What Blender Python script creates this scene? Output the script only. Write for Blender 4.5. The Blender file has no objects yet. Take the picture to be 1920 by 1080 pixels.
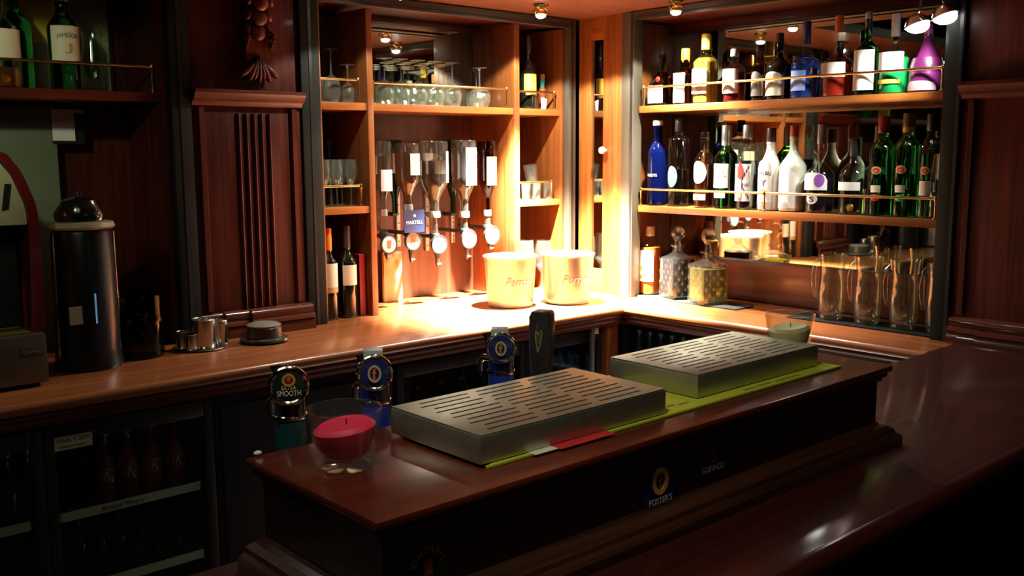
import bpy, bmesh, math, random
from mathutils import Vector, Matrix
random.seed(7)
PI = math.pi
C = bpy.context.scene.collection
S = bpy.context.scene

# ------------------------------------------------------------------ camera
F_PX, PITCH, ROLL, YAW = 1822.57, 0.139422, -0.00571, 0.842975
CAM = Vector((0.0, 0.0, 1.59))
_f = Vector((math.cos(YAW)*math.cos(PITCH), math.sin(YAW)*math.cos(PITCH), -math.sin(PITCH)))
_r = Vector((math.sin(YAW), -math.cos(YAW), 0.0))
_u = _r.cross(_f)
_r, _u = _r*math.cos(ROLL)+_u*math.sin(ROLL), _u*math.cos(ROLL)-_r*math.sin(ROLL)
cam_data = bpy.data.cameras.new('camera')
cam_data.sensor_width = 36.0
cam_data.lens = F_PX/1920.0*36.0
cam_data.clip_start = 0.05
cam = bpy.data.objects.new('camera', cam_data)
C.objects.link(cam)
cam.matrix_world = Matrix(((_r.x, _u.x, -_f.x, CAM.x), (_r.y, _u.y, -_f.y, CAM.y), (_r.z, _u.z, -_f.z, CAM.z), (0, 0, 0, 1)))
S.camera = cam

# ------------------------------------------------------------------ world, exposure
S.view_settings.view_transform = 'Standard'
S.view_settings.look = 'None'
S.view_settings.gamma = 1.0
S.view_settings.use_curve_mapping = False
S.view_settings.exposure = 0.0
w = bpy.data.worlds.new('world')
S.world = w
w.use_nodes = True
w.node_tree.nodes['Background'].inputs[0].default_value = (0.55, 0.75, 0.65, 1)
w.node_tree.nodes['Background'].inputs[1].default_value = 0.006
S.cycles.transparent_max_bounces = 40
S.cycles.max_bounces = 14
S.cycles.caustics_reflective = False
S.cycles.caustics_refractive = False
S.cycles.sample_clamp_indirect = 4.0

# ------------------------------------------------------------------ unseen room lamps and added fill lights (weak)
def lamp(name, kind, loc, energy, color, size=0.1, aim=None, angle=None, blend=0.5):
    d = bpy.data.lights.new(name, kind)
    d.energy = energy
    d.color = color
    if kind == 'AREA':
        d.size = size
    else:
        d.shadow_soft_size = size
    if kind == 'SPOT':
        d.spot_size = angle
        d.spot_blend = blend
    o = bpy.data.objects.new(name, d)
    C.objects.link(o)
    o.location = loc
    if aim is not None:
        v = Vector(aim)-Vector(loc)
        o.rotation_euler = v.to_track_quat('-Z', 'Y').to_euler()
    return o
lamp('room_fill_light', 'AREA', (0.2, 1.5, 2.44), 3.0, (0.85, 1.0, 0.72), 0.7, aim=(0.6, 2.2, 0.0))  # unseen area light added as ambient fill
lamp('shelf_fill_spot', 'SPOT', (-0.1, 1.75, 2.40), 42.0, (0.95, 1.0, 0.62), 0.05, aim=(0.72, 3.3, 1.78), angle=0.62, blend=0.9)  # unseen spot added to brighten the far left shelf
lamp('bar_ceiling_spot', 'SPOT', (0.55, 0.75, 2.42), 30.0, (1.0, 0.96, 0.84), 0.06, aim=(1.40, 1.32, 1.10), angle=1.2, blend=0.8)
lamp('left_canopy_light', 'SPOT', (-0.15, 2.90, 2.12), 13.0, (1.0, 0.93, 0.80), 0.035, aim=(0.25, 2.7, 0.9), angle=2.2, blend=0.6)
lamp('lounge_fill_light', 'AREA', (1.6, -0.6, 2.44), 1.6, (1.0, 0.85, 0.7), 0.9, aim=(1.6, -0.3, 0.0))  # added fill from the lounge side, no fixture there

# ------------------------------------------------------------------ key planes (metres)
XR, YL = 3.346, 3.293          # cabinet fronts: right run, left run
MX, YB = 3.65, 3.60            # cabinet backs
ZC = 0.93                      # counter and bar height
ZS = 2.195                     # canopy underside
ZT = 1.112                     # top of the tap plinth

def ray(px, py):
    return _f + _r*((px-960)/F_PX) - _u*((py-540)/F_PX)
def onx(px, py, X):
    d = ray(px, py); return CAM + d*((X-CAM.x)/d.x)
def ony(px, py, Y):
    d = ray(px, py); return CAM + d*((Y-CAM.y)/d.y)
def onz(px, py, Z):
    d = ray(px, py); return CAM + d*((Z-CAM.z)/d.z)
def depth(p):
    return (Vector(p)-CAM).dot(_f)
def wid(npx, p):
    return npx*depth(p)/F_PX

# ------------------------------------------------------------------ materials
def nodes(name):
    m = bpy.data.materials.new(name)
    m.use_nodes = True
    nt = m.node_tree
    return m, nt, nt.nodes['Principled BSDF']
def mat(name, col, rough=0.5, metal=0.0, coat=0.0, spec=0.5, emit=None, estr=0.0, noise=0.0, nscale=40.0):
    m, nt, b = nodes(name)
    b.inputs['Base Color'].default_value = (*col, 1)
    b.inputs['Roughness'].default_value = rough
    b.inputs['Metallic'].default_value = metal
    b.inputs['Coat Weight'].default_value = coat
    b.inputs['Coat Roughness'].default_value = 0.08
    b.inputs['Specular IOR Level'].default_value = spec
    if emit:
        b.inputs['Emission Color'].default_value = (*emit, 1)
        b.inputs['Emission Strength'].default_value = estr
    if noise > 0:
        tc = nt.nodes.new('ShaderNodeTexCoord')
        n = nt.nodes.new('ShaderNodeTexNoise')
        n.inputs['Scale'].default_value = nscale
        n.inputs['Detail'].default_value = 4
        nt.links.new(tc.outputs['Object'], n.inputs['Vector'])
        r = nt.nodes.new('ShaderNodeMapRange')
        r.inputs['To Min'].default_value = max(0.02, rough-noise)
        r.inputs['To Max'].default_value = min(1, rough+noise)
        nt.links.new(n.outputs['Fac'], r.inputs['Value'])
        nt.links.new(r.outputs['Result'], b.inputs['Roughness'])
    return m
def wood(name, dark, light, grain='z', rough=0.35, coat=0.3, scale=1.0, croug=0.12, spec=0.5):
    m, nt, b = nodes(name)
    tc = nt.nodes.new('ShaderNodeTexCoord')
    mp = nt.nodes.new('ShaderNodeMapping')
    s = [38*scale, 38*scale, 38*scale]
    s['xyz'.index(grain)] = 1.6*scale
    mp.inputs['Scale'].default_value = s
    nt.links.new(tc.outputs['Object'], mp.inputs['Vector'])
    n = nt.nodes.new('ShaderNodeTexNoise')
    n.inputs['Scale'].default_value = 1.0
    n.inputs['Detail'].default_value = 6
    n.inputs['Roughness'].default_value = 0.62
    n.inputs['Distortion'].default_value = 0.6
    nt.links.new(mp.outputs['Vector'], n.inputs['Vector'])
    cr = nt.nodes.new('ShaderNodeValToRGB')
    cr.color_ramp.elements[0].position = 0.32
    cr.color_ramp.elements[0].color = (*dark, 1)
    cr.color_ramp.elements[1].position = 0.68
    cr.color_ramp.elements[1].color = (*light, 1)
    nt.links.new(n.outputs['Fac'], cr.inputs['Fac'])
    nt.links.new(cr.outputs['Color'], b.inputs['Base Color'])
    b.inputs['Roughness'].default_value = rough
    b.inputs['Specular IOR Level'].default_value = spec
    b.inputs['Coat Weight'].default_value = coat
    b.inputs['Coat Roughness'].default_value = croug
    bm = nt.nodes.new('ShaderNodeBump')
    bm.inputs['Strength'].default_value = 0.12
    bm.inputs['Distance'].default_value = 0.002
    nt.links.new(n.outputs['Fac'], bm.inputs['Height'])
    nt.links.new(bm.outputs['Normal'], b.inputs['Normal'])
    return m
def thin_glass(name, tint=(0.96, 0.98, 0.97), refl=1.0, haze=0.02, rough=0.06):
    m = bpy.data.materials.new(name)
    m.use_nodes = True
    nt = m.node_tree
    nt.nodes.clear()
    out = nt.nodes.new('ShaderNodeOutputMaterial')
    t = nt.nodes.new('ShaderNodeBsdfTransparent')
    t.inputs['Color'].default_value = (*tint, 1)
    g = nt.nodes.new('ShaderNodeBsdfGlossy')
    g.inputs['Roughness'].default_value = rough
    g.inputs['Color'].default_value = (0.95, 1.0, 0.95, 1)
    fr = nt.nodes.new('ShaderNodeLayerWeight')
    fr.inputs['Blend'].default_value = 0.5
    pw = nt.nodes.new('ShaderNodeMath')
    pw.operation = 'POWER'
    pw.inputs[1].default_value = 3.5
    nt.links.new(fr.outputs['Facing'], pw.inputs[0])
    mu = nt.nodes.new('ShaderNodeMath')
    mu.operation = 'MULTIPLY_ADD'
    mu.use_clamp = True
    mu.inputs[1].default_value = 0.42*refl
    mu.inputs[2].default_value = 0.05*refl
    nt.links.new(pw.outputs[0], mu.inputs[0])
    mx = nt.nodes.new('ShaderNodeMixShader')
    nt.links.new(mu.outputs[0], mx.inputs['Fac'])
    df = nt.nodes.new('ShaderNodeBsdfDiffuse')
    df.inputs['Color'].default_value = (0.85, 0.88, 0.82, 1)
    hz = nt.nodes.new('ShaderNodeMixShader')
    hz.inputs['Fac'].default_value = haze
    nt.links.new(t.outputs[0], hz.inputs[1])
    nt.links.new(df.outputs[0], hz.inputs[2])
    nt.links.new(hz.outputs[0], mx.inputs[1])
    nt.links.new(g.outputs[0], mx.inputs[2])
    nt.links.new(mx.outputs[0], out.inputs['Surface'])
    return m
def solid_glass(name, col, rough=0.03, trans=1.0, ior=1.4):
    m, nt, b = nodes(name)
    b.inputs['Base Color'].default_value = (*col, 1)
    b.inputs['Roughness'].default_value = rough
    b.inputs['Transmission Weight'].default_value = trans
    b.inputs['IOR'].default_value = ior
    return m

W_MAHOG = wood('mahogany_upright', (0.032, 0.005, 0.0025), (0.105, 0.017, 0.007), 'z', 0.5, 0.04, spec=0.22)
W_MAHOG_X = wood('mahogany_along', (0.032, 0.005, 0.0025), (0.105, 0.017, 0.007), 'x', 0.5, 0.04, spec=0.22)
W_MAHOG_Y = wood('mahogany_across', (0.032, 0.005, 0.0025), (0.105, 0.017, 0.007), 'y', 0.5, 0.04, spec=0.22)
W_BACK = wood('mahogany_back_board', (0.030, 0.009, 0.004), (0.082, 0.024, 0.010), 'z', 0.4, 0.2)
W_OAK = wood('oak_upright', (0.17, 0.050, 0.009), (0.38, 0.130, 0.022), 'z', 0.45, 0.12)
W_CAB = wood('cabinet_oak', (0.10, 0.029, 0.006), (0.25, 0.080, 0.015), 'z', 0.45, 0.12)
W_OAK_X = wood('oak_along', (0.17, 0.050, 0.009), (0.38, 0.130, 0.022), 'x', 0.4, 0.3)
W_OAK_Y = wood('oak_across', (0.17, 0.050, 0.009), (0.38, 0.130, 0.022), 'y', 0.4, 0.3)
W_COUNTER_X = wood('counter_wood_along', (0.16, 0.042, 0.010), (0.31, 0.096, 0.026), 'x', 0.33, 0.55, croug=0.2)
W_COUNTER_Y = wood('counter_wood_across', (0.16, 0.042, 0.010), (0.31, 0.096, 0.026), 'y', 0.33, 0.55, croug=0.2)
W_BAR = wood('polished_bar_wood', (0.030, 0.004, 0.0025), (0.064, 0.009, 0.005), 'x', 0.5, 0.8, croug=0.10, spec=0.2)
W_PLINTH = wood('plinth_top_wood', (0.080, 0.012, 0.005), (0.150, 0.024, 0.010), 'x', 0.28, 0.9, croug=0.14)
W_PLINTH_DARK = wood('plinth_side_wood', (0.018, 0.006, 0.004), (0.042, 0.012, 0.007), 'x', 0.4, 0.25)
M_BRONZE = mat('dark_bronze_metal', (0.085, 0.078, 0.055), 0.5, 0.4, noise=0.08)
M_CHAN = mat('shaded_channel_metal', (0.012, 0.016, 0.014), 0.7, spec=0.12)  # channel bronze darkened in colour for the runs standing in shade
M_BLACK = mat('black_satin', (0.010, 0.011, 0.012), 0.4)
M_BLACKG = mat('black_gloss', (0.008, 0.009, 0.010), 0.15, coat=0.5)
M_BRASS = mat('brass', (0.60, 0.42, 0.17), 0.25, 1.0, noise=0.06)
M_CHROME = mat('chrome', (0.75, 0.74, 0.70), 0.12, 1.0)
M_STEEL = mat('brushed_steel', (0.45, 0.45, 0.33), 0.42, 0.9, noise=0.10, nscale=60)
M_STEELB = mat('bright_steel', (0.70, 0.70, 0.66), 0.18, 1.0, noise=0.06)
M_SLOT = mat('slot_shadow_gap', (0.01, 0.009, 0.007), 0.8)
M_MIRROR = mat('mirror_glass', (0.62, 0.68, 0.60), 0.02, 1.0)
M_DMIRROR = mat('dim_mirror_glass', (0.42, 0.46, 0.42), 0.03, 1.0)
M_GLASS = thin_glass('clear_glass', refl=1.0, haze=0.012)
M_SHELFG = thin_glass('cut_glass', (0.93, 0.96, 0.93), 1.7, 0.03, 0.13)
M_OPTICG = thin_glass('optic_glass', (0.90, 0.95, 0.91), 1.5, 0.018, 0.09)
M_CUTG = thin_glass('decanter_glass', (0.92, 0.95, 0.92), 1.8, 0.012, 0.08)
M_GLASSB = thin_glass('bottle_glass', (0.93, 0.97, 0.94), 1.1, 0.0)
M_PANE = thin_glass('fridge_pane', (0.80, 0.84, 0.84), 0.35, 0.0)
M_WHITE = mat('white_paper', (0.86, 0.86, 0.82), 0.6)
M_CREAM = mat('cream_paper', (0.80, 0.74, 0.56), 0.6)
M_PALE = mat('pale_strip', (0.80, 0.80, 0.60), 0.6)
M_INK = mat('black_ink', (0.015, 0.015, 0.018), 0.6)
M_SILVERINK = mat('silver_ink', (0.72, 0.74, 0.76), 0.35, 0.4)
M_RED = mat('red_paint', (0.60, 0.03, 0.02), 0.4)
M_ORANGE = mat('orange_foil', (0.85, 0.24, 0.03), 0.35)
M_GOLD = mat('gold_foil', (0.80, 0.52, 0.13), 0.3, 0.8)
M_GOLDP = mat('gold_paint', (0.75, 0.43, 0.08), 0.45)
M_NAVY = mat('navy_board', (0.012, 0.022, 0.075), 0.4)
M_BLUEP = mat('blue_enamel', (0.02, 0.05, 0.30), 0.3, coat=0.3)
M_MAROON = mat('maroon_foil', (0.20, 0.022, 0.018), 0.35)
M_YELLOW = mat('yellow_label', (0.85, 0.60, 0.06), 0.5)
M_PURPLE = mat('purple_paint', (0.30, 0.10, 0.50), 0.5)
M_TAN = mat('tan_label', (0.55, 0.33, 0.14), 0.5)
M_AMBERL = mat('amber_label', (0.50, 0.19, 0.035), 0.5)
M_FOIL = mat('silver_foil', (0.70, 0.70, 0.66), 0.3, 0.8)
M_MAT = mat('black_rubber', (0.010, 0.014, 0.013), 0.75)
M_LIME = mat('lime_towelling', (0.58, 0.57, 0.03), 0.85)
M_LIMED = mat('lime_print', (0.20, 0.26, 0.02), 0.85)
M_ALU = mat('spun_aluminium', (0.88, 0.88, 0.82), 0.30, 0.95, noise=0.05)
# liquids and coloured glass
G_GREEN = solid_glass('green_bottle_glass', (0.06, 0.50, 0.14))
G_DGREEN = solid_glass('dark_green_bottle_glass', (0.03, 0.17, 0.06))
G_BLUE = solid_glass('blue_bottle_glass', (0.05, 0.13, 0.85))
G_DBLUE = solid_glass('dark_blue_bottle_glass', (0.004, 0.012, 0.13), 0.06, 0.8)
G_WINE = mat('dark_wine_glass', (0.006, 0.008, 0.005), 0.10, coat=0.6)
G_BROWN = solid_glass('brown_bottle_glass', (0.20, 0.07, 0.02))
L_CLEAR = solid_glass('clear_spirit', (0.95, 0.98, 0.96), 0.01, 1.0, 1.33)
L_AMBER = solid_glass('amber_spirit', (0.72, 0.20, 0.04), 0.05, 0.9, 1.34)
L_COGNAC = solid_glass('brown_spirit', (0.42, 0.10, 0.02), 0.05, 0.9, 1.34)
L_RED = solid_glass('red_liqueur', (0.90, 0.06, 0.03), 0.1, 0.7, 1.34)
L_DRED = solid_glass('dark_red_liqueur', (0.30, 0.02, 0.02), 0.08, 0.75, 1.34)
L_YELLOW = solid_glass('yellow_liqueur', (0.90, 0.62, 0.08), 0.08, 0.8, 1.34)
L_BLUE = solid_glass('blue_liqueur', (0.06, 0.14, 0.85), 0.1, 0.75, 1.34)
L_GREEN = solid_glass('green_liqueur', (0.02, 0.62, 0.16), 0.1, 0.7, 1.34)
L_PURPLE = solid_glass('purple_liqueur', (0.48, 0.06, 0.36), 0.15, 0.35, 1.34)
L_DARK = mat('dark_liquid', (0.012, 0.010, 0.014), 0.1, coat=0.4)
L_OLIVE = solid_glass('yellow_green_oil', (0.50, 0.46, 0.06), 0.12, 0.85, 1.36)
L_ORANGE = solid_glass('orange_squash', (0.95, 0.26, 0.03), 0.15, 0.35, 1.34)
P_WHITE = mat('white_opaque_bottle', (0.86, 0.86, 0.80), 0.25, coat=0.3)

# ------------------------------------------------------------------ mesh builder
class MB:
    def __init__(s):
        s.v, s.f = [], []
    def box(s, x0, x1, y0, y1, z0, z1):
        x0, x1 = sorted((x0, x1)); y0, y1 = sorted((y0, y1)); z0, z1 = sorted((z0, z1))
        k = len(s.v)
        s.v += [(x0, y0, z0), (x1, y0, z0), (x1, y1, z0), (x0, y1, z0), (x0, y0, z1), (x1, y0, z1), (x1, y1, z1), (x0, y1, z1)]
        s.f += [tuple(k+i for i in q) for q in ((0, 3, 2, 1), (4, 5, 6, 7), (0, 1, 5, 4), (1, 2, 6, 5), (2, 3, 7, 6), (3, 0, 4, 7))]
        return s
    def prism(s, poly, axis, a, b):
        """poly: 2D points; extruded along axis ('x': poly=(y,z), 'y': (x,z), 'z': (x,y))"""
        k = len(s.v); n = len(poly)
        def P(p, t):
            return (t, p[0], p[1]) if axis == 'x' else ((p[0], t, p[1]) if axis == 'y' else (p[0], p[1], t))
        for t in (a, b):
            s.v += [P(p, t) for p in poly]
        s.f.append(tuple(k+i for i in range(n)))
        s.f.append(tuple(k+n+i for i in reversed(range(n))))
        for i in range(n):
            j = (i+1) % n
            s.f.append((k+i, k+n+i, k+n+j, k+j))
        return s
    def lathe(s, prof, seg=28, sq=0, cx=0, cy=0, cz=0, flat=1.0, caps=True):
        k = len(s.v)
        for r, z in prof:
            for i in range(seg):
                t = 2*PI*(i+0.5)/seg
                c, d = math.cos(t), math.sin(t)
                e = 1.0
                if sq:
                    e = 1.0/((abs(c)**sq+abs(d)**sq)**(1.0/sq))
                s.v.append((cx+r*c*e, cy+r*d*e*flat, cz+z))
        for a in range(len(prof)-1):
            for i in range(seg):
                j = (i+1) % seg
                s.f.append((k+a*seg+i, k+a*seg+j, k+(a+1)*seg+j, k+(a+1)*seg+i))
        if caps:
            if prof[0][0] > 1e-6:
                s.f.append(tuple(k+i for i in reversed(range(seg))))
            if prof[-1][0] > 1e-6:
                b = k+(len(prof)-1)*seg
                s.f.append(tuple(b+i for i in range(seg)))
        return s
    def tube(s, pts, r, seg=8, closed=False):
        pts = [Vector(p) for p in pts]
        n = len(pts); k = len(s.v)
        ref = Vector((0.13, 0.27, 0.95)).normalized()
        for i, p in enumerate(pts):
            a = pts[(i-1) % n] if (closed or i > 0) else p
            b = pts[(i+1) % n] if (closed or i < n-1) else p
            t = (b-a).normalized()
            u = t.cross(ref)
            if u.length < 1e-4:
                u = t.cross(Vector((1, 0, 0)))
            u.normalize(); v = t.cross(u)
            rr = r[i] if isinstance(r, (list, tuple)) else r
            for q in range(seg):
                th = 2*PI*q/seg
                s.v.append(tuple(p+u*(rr*math.cos(th))+v*(rr*math.sin(th))))
        for i in range(n if closed else n-1):
            i2 = (i+1) % n
            for q in range(seg):
                q2 = (q+1) % seg
                s.f.append((k+i*seg+q, k+i*seg+q2, k+i2*seg+q2, k+i2*seg+q))
        if not closed:
            s.f.append(tuple(k+q for q in reversed(range(seg))))
            s.f.append(tuple(k+(n-1)*seg+q for q in range(seg)))
        return s
    def ball(s, c, rx, ry=None, rz=None, seg=14, rot=None):
        ry = ry or rx; rz = rz or rx
        k0 = len(s.v)
        prof = [(max(1e-5, math.cos(-PI/2+PI*i/8)), math.sin(-PI/2+PI*i/8)) for i in range(9)]
        s.lathe(prof, seg)
        for i in range(k0, len(s.v)):
            v = Vector((s.v[i][0]*rx, s.v[i][1]*ry, s.v[i][2]*rz))
            if rot is not None:
                v = rot @ v
            s.v[i] = tuple(v+Vector(c))
        return s
    def patch(s, R, z0, z1, ha, t=0.0009, seg=14, ac=-PI/2, shape=None):
        """curved label on a cylinder of radius R; ha half angle; shape 'oval' or 'arch'"""
        k = len(s.v)
        for q in range(seg+1):
            u = -1+2*q/seg
            a = ac+ha*u
            lo, hi = z0, z1
            if shape == 'oval':
                h = math.sqrt(max(0.02, 1-u*u)); m = (z0+z1)/2
                lo, hi = m-(z1-z0)/2*h, m+(z1-z0)/2*h
            elif shape == 'arch':
                hi = z0+(z1-z0)*(0.55+0.45*math.sqrt(max(0, 1-u*u)))
            elif shape == 'slant':
                hi = z1
                lo = z0
            for rr in (R+0.0002, R+0.0002+t):
                for z in (lo, hi):
                    s.v.append((rr*math.cos(a), rr*math.sin(a), z))
        for q in range(seg):
            b = k+q*4; c = b+4
            s.f += [(b+2, c+2, c+3, b+3), (b, b+1, c+1, c), (b+1, b+3, c+3, c+1), (b, c, c+2, b+2)]
        s.f += [(k, k+2, k+3, k+1)]
        e = k+seg*4
        s.f += [(e, e+1, e+3, e+2)]
        return s
    def xf(s, M, k=0):
        for i in range(k, len(s.v)):
            s.v[i] = tuple(M @ Vector(s.v[i]))
        return s
def link_mesh(name, mb, m, parent=None, smooth=True, bevel=0.0, world=False, ang=40):
    me = bpy.data.meshes.new(name)
    off = parent_loc(parent) if (parent is not None and world) else Vector((0, 0, 0))
    me.from_pydata([tuple(Vector(p)-off) for p in mb.v], [], mb.f)
    b = bmesh.new(); b.from_mesh(me)
    bmesh.ops.recalc_face_normals(b, faces=b.faces)
    if bevel > 0:
        ed = [e for e in b.edges if len(e.link_faces) == 2 and e.calc_face_angle(0) > 0.6]
        bmesh.ops.bevel(b, geom=ed, offset=bevel, segments=2, affect='EDGES', profile=0.6)
    b.to_mesh(me); b.free()
    if smooth:
        for p in me.polygons:
            p.use_smooth = True
        me.set_sharp_from_angle(angle=math.radians(ang))
    me.materials.append(m)
    o = bpy.data.objects.new(name, me)
    C.objects.link(o)
    if parent is not None:
        o.parent = parent
    return o
def parent_loc(p):
    v = Vector((0, 0, 0))
    while p is not None:
        v = v + p.location
        p = p.parent
    return v
def tag(o, label, cat=None, group=None, kind=None):
    o['label'] = label
    if cat: o['category'] = cat
    if group: o['group'] = group
    if kind: o['kind'] = kind
    return o
def thing(name, label, cat, loc=(0, 0, 0), rz=0.0, group=None, kind=None):
    o = bpy.data.objects.new(name, None)
    o.empty_display_size = 0.05
    C.objects.link(o)
    o.location = loc
    o.rotation_euler = (0, 0, rz)
    return tag(o, label, cat, group, kind)
def part(name, mb, m, parent, bevel=0.0, smooth=True, label=None, ang=40):      # local coordinates
    o = link_mesh(name, mb, m, parent, smooth, bevel, False, ang)
    if label: o['label'] = label
    return o
def wpart(name, mb, m, parent, bevel=0.0, smooth=True, label=None):             # world coordinates
    o = link_mesh(name, mb, m, parent, smooth, bevel, True)
    if label: o['label'] = label
    return o
def struct(name, mb, m, label=None, bevel=0.0, cat=None):
    o = link_mesh(name, mb, m, None, True, bevel)
    return tag(o, label or name.replace('_', ' '), cat, None, 'structure')
def dup(root, loc, label=None, group=None, rz=None):
    r = root.copy(); C.objects.link(r)
    r.location = loc
    if rz is not None: r.rotation_euler = (root.rotation_euler[0], root.rotation_euler[1], rz)
    if label: r['label'] = label
    if group: r['group'] = group
    for ch in list(root.children):
        c = ch.copy(); C.objects.link(c); c.parent = r
        for g in list(ch.children):
            d = g.copy(); C.objects.link(d); d.parent = c
    return r

def text_mb(body, height, width=None, shear=0.0, depth_=0.0004, bold=0.0):
    """lettering lying in the XZ plane, centred, facing -Y"""
    cu = bpy.data.curves.new('lettering', 'FONT')
    cu.body = body
    cu.size = 1.0
    cu.shear = shear
    cu.extrude = 0.001
    cu.offset = bold
    cu.resolution_u = 3
    cu.align_x = 'CENTER'
    o = bpy.data.objects.new('lettering', cu)
    me = bpy.data.meshes.new_from_object(o)
    vs = [v.co.copy() for v in me.vertices]
    fs = [tuple(p.vertices) for p in me.polygons]
    bpy.data.objects.remove(o); bpy.data.curves.remove(cu); bpy.data.meshes.remove(me)
    mb = MB()
    if not vs: return mb
    x0, x1 = min(v.x for v in vs), max(v.x for v in vs)
    y0, y1 = min(v.y for v in vs), max(v.y for v in vs)
    sy = height/(y1-y0)
    sx = (width/(x1-x0)) if width else sy
    for v in vs:
        mb.v.append(((v.x-(x0+x1)/2)*sx, -depth_ if v.z > 0 else 0.0, (v.y-(y0+y1)/2)*sy))
    mb.f = fs
    return mb
def bend(mb, R, z, lift=0.0016, ac=-PI/2, arc=0.0):
    for i, (x, y, zz) in enumerate(mb.v):
        a = ac+x/R
        rr = R+lift-y
        mb.v[i] = (rr*math.cos(a), rr*math.sin(a), z+zz-arc*x*x)
    return mb
def arc_text(body, rad, h, a0, a1, shear=0.0):
    """letters set round a circle in the XZ plane, facing -Y; angles in degrees measured from +X"""
    out = MB(); n = len(body)
    for i, ch in enumerate(body):
        if ch == ' ': continue
        t = text_mb(ch, h)
        if ch == "'":
            t.xf(Matrix.Translation((0, 0, h*0.3)) @ Matrix.Scale(0.4, 4))
        a = math.radians(a0+(a1-a0)*(i/(max(1, n-1))))
        Mx = Matrix.Translation((rad*math.cos(a), 0, rad*math.sin(a))) @ Matrix.Rotation(-(a-PI/2), 4, 'Y')
        t.xf(Mx)
        k = len(out.v)
        out.v += t.v
        out.f += [tuple(k+i2 for i2 in f) for f in t.f]
    return out
RZX = -PI/2        # local front (-Y) turned to face -X
RZXN = -PI/2

# ================================================================== THE SETTING
struct('floor', MB().box(-3.0, 4.2, -2.6, 4.2, -0.05, 0.0), wood('floor_boards', (0.02, 0.010, 0.006), (0.05, 0.022, 0.012), 'x', 0.5, 0.1), 'dark wooden floor')
WALLP = mat('dark_plaster', (0.05, 0.040, 0.026), 0.8, noise=0.05)
struct('wall_left', MB().box(-3.0, 4.2, 3.66, 3.8, 0, 2.7), W_MAHOG, 'dark panelled wall behind the left back bar')
struct('wall_right', MB().box(3.72, 3.86, -2.6, 3.66, 0, 2.7), W_MAHOG, 'dark panelled wall behind the right back bar')
struct('wall_back', MB().box(-3.0, 3.72, -2.74, -2.6, 0, 2.7), WALLP, 'dark wall of the lounge')
struct('wall_front', MB().box(-3.14, -3.0, -2.6, 3.66, 0, 2.7), WALLP, 'dark end wall of the lounge')
struct('ceiling', MB().box(-3.0, 3.72, -2.6, 3.66, 2.5, 2.6), mat('dark_ceiling', (0.06, 0.055, 0.04), 0.5), 'dark lounge ceiling')
for i, y in enumerate((-1.4, -0.2, 1.0)):
    struct('trim_%d' % (i+1), MB().box(-3.0, 3.72, y-0.07, y+0.07, 2.38, 2.5), W_MAHOG_X, 'dark ceiling beam')
# canopy over the back bars
cm = MB()
cm.prism([(-3.0, 2.72), (2.85, 2.72), (2.85, -0.2), (3.70, -0.2), (3.70, 3.65), (-3.0, 3.65)], 'z', ZS, ZS+0.05)
struct('trim_4', cm, wood('canopy_wood', (0.055, 0.015, 0.004), (0.15, 0.044, 0.012), 'x', 0.5, 0.1), 'wooden underside of the bar canopy')
# ------------------------------------------------------------------ counter of the back bar
NX, NY = 3.105, 2.765          # front edges of right and left runs
ctr = thing('back_counter', 'L-shaped varnished wooden back bar counter with rounded front edge', 'counter', (2.6, 3.2, 0))
wpart('counter_top', MB().prism([(-1.0, NY), (NX, NY), (NX, 3.655), (-1.0, 3.655)], 'z', ZC-0.035, ZC), W_COUNTER_X, ctr, bevel=0.008)
wpart('counter_top', MB().prism([(NX, 1.433), (3.71, 1.433), (3.71, 3.655), (NX, 3.655)], 'z', ZC-0.035, ZC-0.0004), W_COUNTER_Y, ctr, bevel=0.004)
def nosing_x(x0, x1, y, z, r, m, p, sgn=-1, name='nosing'):
    pts = [(y, z), (y, z-0.036)]
    arc = [(y+sgn*r*math.sin(PI*i/8), z-0.018+0.018*math.cos(PI*i/8)) for i in range(9)]
    return wpart(name, MB().prism(arc+[(y-sgn*0.004, z-0.036), (y-sgn*0.004, z)], 'x', x0, x1), m, p)
def nosing_y(y0, y1, x, z, r, m, p, sgn=-1, name='nosing'):
    arc = [(x+sgn*r*math.sin(PI*i/8), z-0.018+0.018*math.cos(PI*i/8)) for i in range(9)]
    return wpart(name, MB().prism(arc+[(x-sgn*0.004, z-0.036), (x-sgn*0.004, z)], 'y', y0, y1), m, p)
nosing_x(-1.0, NX, NY, ZC, 0.014, W_COUNTER_X, ctr)
nosing_y(1.433, NY, NX, ZC, 0.014, W_COUNTER_Y, ctr)
cv = lambda a: [(a, ZC-0.036), (a-0.004, ZC-0.045), (a+0.004, ZC-0.056), (a, ZC-0.064), (a+0.010, ZC-0.076), (a+0.018, ZC-0.080), (a+0.03, ZC-0.080), (a+0.03, ZC-0.036)]
wpart('edge_moulding', MB().prism(cv(NY), 'x', -1.0, NX+0.02), W_MAHOG_X, ctr)
wpart('edge_moulding', MB().prism(cv(NX), 'y', 1.44, NY+0.02), W_MAHOG_Y, ctr)
p1x = ony(1128, 640, 2.825).x
wpart('corner_post', MB().box(p1x+0.006, p1x+0.080, 2.80, 2.90, 0, ZC-0.08), W_OAK, ctr, bevel=0.004, label='orange-brown corner post under the counter')
wpart('back_board', MB().box(-1.0, 3.64, 3.60, 3.64, 0, ZC-0.04), M_BLACK, ctr)
wpart('kick_board', MB().box(3.2, 3.24, 1.44, 2.80, 0, ZC-0.08), M_BLACK, ctr)

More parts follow.
